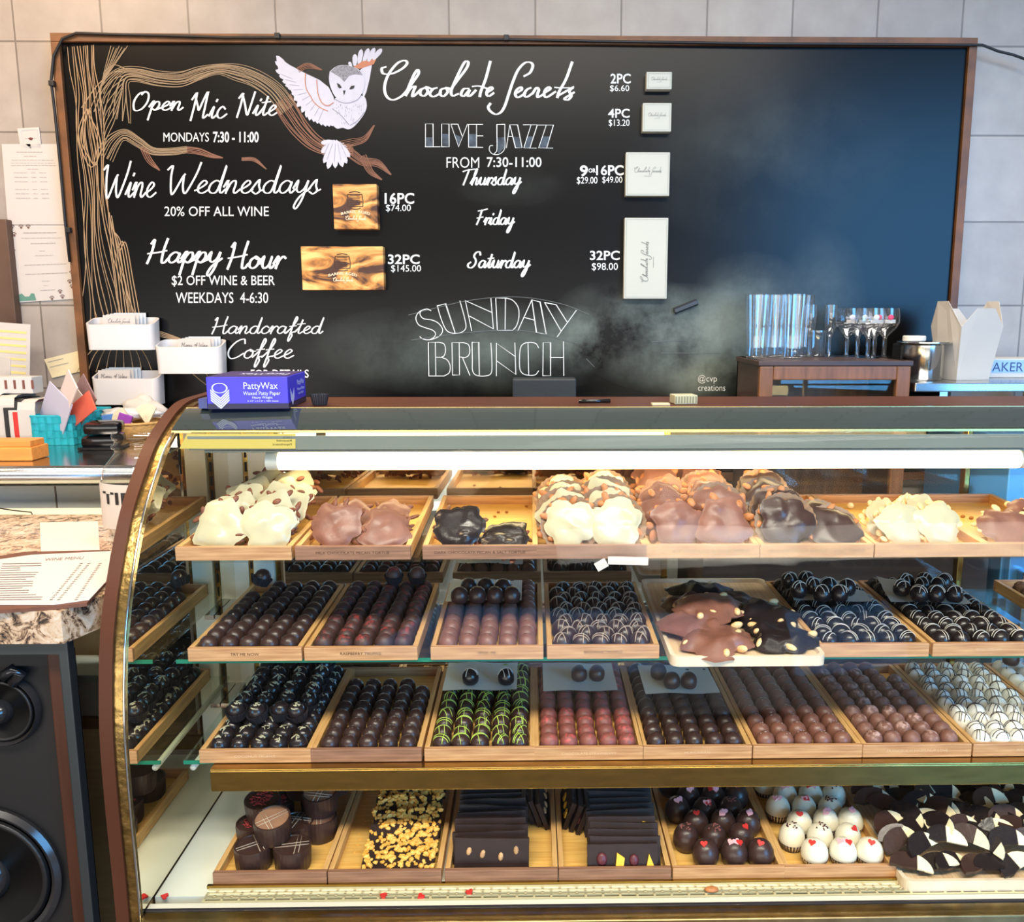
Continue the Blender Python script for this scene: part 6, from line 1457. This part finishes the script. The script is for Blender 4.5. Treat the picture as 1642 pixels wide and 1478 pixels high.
# glass-fronted cabinet
fL, fR = aty(1219, 579, 2.13), aty(1462, 579, 2.13); zc = fL.z; dpt = .24
cw_ = fR.x - fL.x
gc = thing('glass_cabinet', 'oak cabinet with a glass door and stemware inside, on the sideboard', 'cabinet', ((fL.x + fR.x) / 2, 2.13, ZB + .0006)); H = zc - ZB
hw = cw_ / 2; fr = .034
for nm, bxs in (('side_panel', (-hw, -hw + .015, .018, dpt, 0, H)), ('side_panel', (hw - .015, hw, .018, dpt, 0, H)), ('back_panel', (-hw, hw, dpt - .012, dpt, 0, H)), ('top_panel', (-hw - .004, hw + .004, -.002, dpt, H - .012, H)), ('bottom_panel', (-hw, hw, .018, dpt, 0, .015)), ('inner_shelf', (-hw + .015, hw - .015, .03, dpt - .012, .20, .212))):
    MB().box(*bxs, bev=.001).build(nm, DKW if nm != 'back_panel' else OAK, gc)
dr = MB().box(-hw, -hw + fr, 0, .018, 0, H - .013, bev=.003).build('door_frame', OAK, gc)
for nm, bxs in (('door_stile', (hw - fr, hw, 0, .018, 0, H - .013)), ('door_rail', (-hw + fr, hw - fr, 0, .018, H - .013 - fr, H - .013)), ('door_rail', (-hw + fr, hw - fr, 0, .018, 0, fr))): MB().box(*bxs, bev=.003).build(nm, OAK, dr)
MB().box(-hw + fr, hw - fr, .008, .011, fr, H - .013 - fr).build('door_glass', DGLASS, dr)
CG = thin_glass('drinking_glass', (.985, .99, .992), 2.0, .05)
def gl_spec(prof, n=28, rf=None, name='glass', inner=.0015, extra=None):
    return (name, MB().lathe(prof, n, rf=rf, cap=False).mesh(name, CG, 40), extra or [])
flute = lambda a, z: 1 + .045 * math.cos(12 * a)
TALL = gl_spec([(.024, 0), (.026, .004), (.0245, .03), (.027, .08), (.031, .155), (.0315, .162)], 72, flute, 'beer_glass', .002)
FLU = gl_spec([(.024, 0), (.024, .002), (.006, .006), (.005, .05), (.010, .062), (.0165, .08), (.0175, .115), (.0165, .137)], 28, None, 'flute_glass', .0012)
TUM = gl_spec([(.022, 0), (.024, .004), (.026, .07)], 28, None, 'tumbler', .0022)
def stemw(col):
    ex = []
    g = MB(); r0 = .0362; n = 8
    for k in range(n + 1): a = R(-115 + 45 * k / n); g.v += [(r0 * math.cos(a), r0 * math.sin(a), .089), (r0 * math.cos(a), r0 * math.sin(a), .098)]
    g.f = [(2 * k, 2 * k + 2, 2 * k + 3, 2 * k + 1) for k in range(n)]; ex.append(('white_band', g.mesh('white_band', WHITE)))
    g = MB(); g.ell((r0 * math.cos(R(-92)), r0 * math.sin(R(-92)), .104), .008, .002, .007, None, 12, 8); ex.append(('printed_motif', g.mesh('motif', mat('motif_' + col, rgb(214, 60, 96) if col == 'red' else rgb(212, 212, 222), .5), True)))
    return gl_spec([(.030, 0), (.030, .0015), (.006, .005), (.0055, .028), (.0075, .032), (.0055, .05), (.009, .056), (.028, .074), (.0365, .090), (.036, .11), (.034, .128)], 32, lambda a, z: 1 + (.12 * math.sin(z * 900) if .006 < z < .05 else 0), 'wine_glass', .001, ex)
zg = zc + .0008
def put(spec, px, py, lab, cat, grp): p = atz(px, py, zg); y = min(max(p.y, 2.155), 2.34); x = aty(px, py, y).x; spawn(spec, T(x, y, zg) @ RZ(random.uniform(-8, 8)), lab, cat, grp)
tl = [(1212, 574), (1240, 573), (1270, 575), (1222, 567), (1252, 567), (1282, 568)]
for k, (x, y) in enumerate(tl): put(TALL, x, y, 'tall fluted beer glass, %s from left in the %s row on the glass cabinet' % (ORD[k % 3], 'front' if k < 3 else 'back'), 'glass', 'tall beer glasses on the cabinet')
put(FLU, 1297, 569, 'stemmed flute glass right behind the tall beer glasses', 'glass', 'flute glasses'); put(FLU, 1329, 570, 'stemmed flute glass standing alone between tumbler and wine glasses', 'glass', 'flute glasses')
put(TUM, 1309, 572, 'short glass tumbler between the two flute glasses', 'glass', None)
RW, RRd = stemw('white'), stemw('red')
for s_, x, y, lab in ((RW, 1357, 568, 'leftmost wine glass with white motif on the cabinet'), (RW, 1374, 571, 'wine glass with white motif, second from left on the cabinet'), (RW, 1391, 574, 'front wine glass with white motif, third from left'), (RRd, 1401, 568, 'wine glass with red motif half hidden behind the front one'), (RRd, 1417, 571, 'rightmost wine glass with red motif')): put(s_, x, y, lab, 'wine glass', 'stemmed wine glasses on the cabinet')
SMALL = gl_spec([(.018, 0), (.02, .003), (.024, .05)], 24, None, 'shot_glass', .002)
for k in range(6):
    spawn(SMALL, T(gc.location.x - .11 + k * .046, 2.13 + .10 + (k % 2) * .03, ZB + .2135) , 'small glass inside the oak cabinet, %s from left' % ORD[k], 'glass', 'glasses inside the oak cabinet')
# steel shelf, pan, box
zsf = aty(1560, 614, 2.12).z
ss = thing('steel_shelf', 'stainless wall shelf right of the glass cabinet', 'shelf', (1.2, 2.3, 0)); s2 = Matrix.Translation((-1.2, -2.3, 0)); x0 = fR.x + .008
lpart(MB().box(x0, 1.7, 2.12, YB - .014, zsf - .022, zsf, bev=.003), 'shelf_top', STEEL, ss, s2)
for x in (x0 + .1, 1.4): lpart(MB().box(x, x + .02, 2.2, YB - .014, zsf - .10, zsf - .022), 'bracket', STEEL, ss, s2)
p = aty(1490, 610, 2.19)
sp_ = thing('steel_pan', 'round stainless steel pan with a wide rim on the steel shelf', 'pan', (aty(1481, 600, 2.22).x, 2.23, zsf + .0006))
MB().lathe([(.046, 0), (.048, .004), (.050, .088), (.066, .094), (.066, .097), (.049, .093), (.046, .006), (.0006, .005)], 40).build('pan_body', mat('steel_bright', rgb(206, 206, 204), .14, 1.0), sp_, 40)
b_ = sp_.location
MB().box(-.05, .05, .02, .075, 0, .090, bev=.004).build('black_holder', mat('holder_black', rgb(26, 26, 28), .4), sp_)
tag(MB().lathe([(.026, 0), (.028, .002), (.028, .012), (.026, .014)], 24).build('tape_roll', mat('tape_white', rgb(226, 220, 210), .5), None, 40), 'small white roll lying on the steel pan', 'tape').location = (b_.x - .026, b_.y + .0, b_.z + .0975)
# white paper pail, flaps open
CART = mat('white_carton', rgb(204, 196, 186), .6)
fb = (aty(1535, 609, 2.16), aty(1594, 609, 2.16)); ft = (aty(1540, 500, 2.16), aty(1616, 478, 2.16))
wb, wt, hh = .098, .124, .20; tk = thing('takeout_pail', 'white paper takeout pail with open pointed flaps on the steel shelf', 'takeout pail', (aty(1568, 609, 2.17).x, 2.25, zsf + .0006), R(14))
def quadplate(g, P, th):
    n = len(P); nr = (P[1] - P[0]).cross(P[2] - P[1]).normalized() * th; g.add(P + [q + nr for q in P], [tuple(range(n)), tuple(reversed(range(n, 2 * n)))] + [(i, i + n, (i + 1) % n + n, (i + 1) % n) for i in range(n)])
V = Vector; wbx, wtx, dbx, dtx = wb / 2, wt / 2, .036, .056; hs = .135; hf = .168
g = MB()
for sgn in (-1, 1):
    quadplate(g, [V((-wbx, sgn * dbx, 0)), V((wbx, sgn * dbx, 0)), V((wtx, sgn * dtx, hs)), V((wtx * .95, sgn * dtx * 1.03, hs + .012)), V((wtx * .42, sgn * dtx * 1.12, hf + .016)), V((-wtx * .42, sgn * dtx * 1.12, hf + .016)), V((-wtx * .95, sgn * dtx * 1.03, hs + .012)), V((-wtx, sgn * dtx, hs))], .0012)
g.build('front_and_back_flaps', CART, tk) if 0 else None
for sgn, nm in ((-1, 'front_wall'), (1, 'back_wall')):
    g = MB(); quadplate(g, [V((-wbx, sgn * dbx, 0)), V((wbx, sgn * dbx, 0)), V((wtx, sgn * dtx, hs)), V((wtx * .42, sgn * dtx * 1.16, hf + .012)), V((-wtx * .42, sgn * dtx * 1.16, hf + .012)), V((-wtx, sgn * dtx, hs))], .0012); g.build(nm, CART, tk)
for sgn, nm in ((-1, 'side_wall'), (1, 'side_wall')):
    g = MB(); quadplate(g, [V((sgn * wbx, -dbx, 0)), V((sgn * wbx, dbx, 0)), V((sgn * wtx, dtx, hs)), V((sgn * (wtx + .014), dtx * .35, hf + .03)), V((sgn * (wtx + .014), -dtx * .35, hf + .03)), V((sgn * wtx, -dtx, hs))], .0012); g.build(nm, CART, tk)
MB().box(-wbx, wbx, -dbx, dbx, 0, .0015).build('pail_base', CART, tk)
# blue and white carton
pb_ = aty(1603, 606, 2.16); bl = thing('carton_box', 'flat white and blue lettered carton on the steel shelf at the right edge', 'box', (pb_.x, 2.30, zsf + .0006)); sc = 2.30 / 2.16
hb = .05 
MB().box(0, .24, 0, .10, 0, hb, bev=.001).build('carton', WHITE, bl)
MB().box(.022, .239, -.0008, 0, .012, hb - .004).build('blue_panel', mat('carton_blue', rgb(150, 186, 224), .5), bl)
g = MB(); text_on(g, 'BAKERY', lambda u, v: (.036 + u * .12, -.0012, .016 + v * .024)); g.build('carton_lettering', mat('carton_navy', rgb(44, 62, 120), .5), bl)
# steel fridge beyond the door, blue window reflection painted into its colour
fx = aty(1552, 850, 2.0).x
fg = thing('steel_fridge', 'steel undercounter fridge coloured with its blue reflection behind the right end of the case', 'fridge', (1.45, 2.2, 0)); f2_ = Matrix.Translation((-1.45, -2.2, 0))
lpart(MB().box(1.13, 1.9, 2.02, YB - .02, .05, 1.16, bev=.004), 'body', mat('fridge_blue', rgb(96, 170, 226), .25, .3), fg, f2_)
lpart(MB().box(1.14, 1.89, 2.0, 2.02, .15, .9, bev=.004), 'door', mat('fridge_blue', (0, 0, 0)), fg, f2_)
lpart(MB().box(1.16, 1.18, 1.97, 2.0, .6, .85, bev=.003), 'handle', STEEL, fg, f2_)
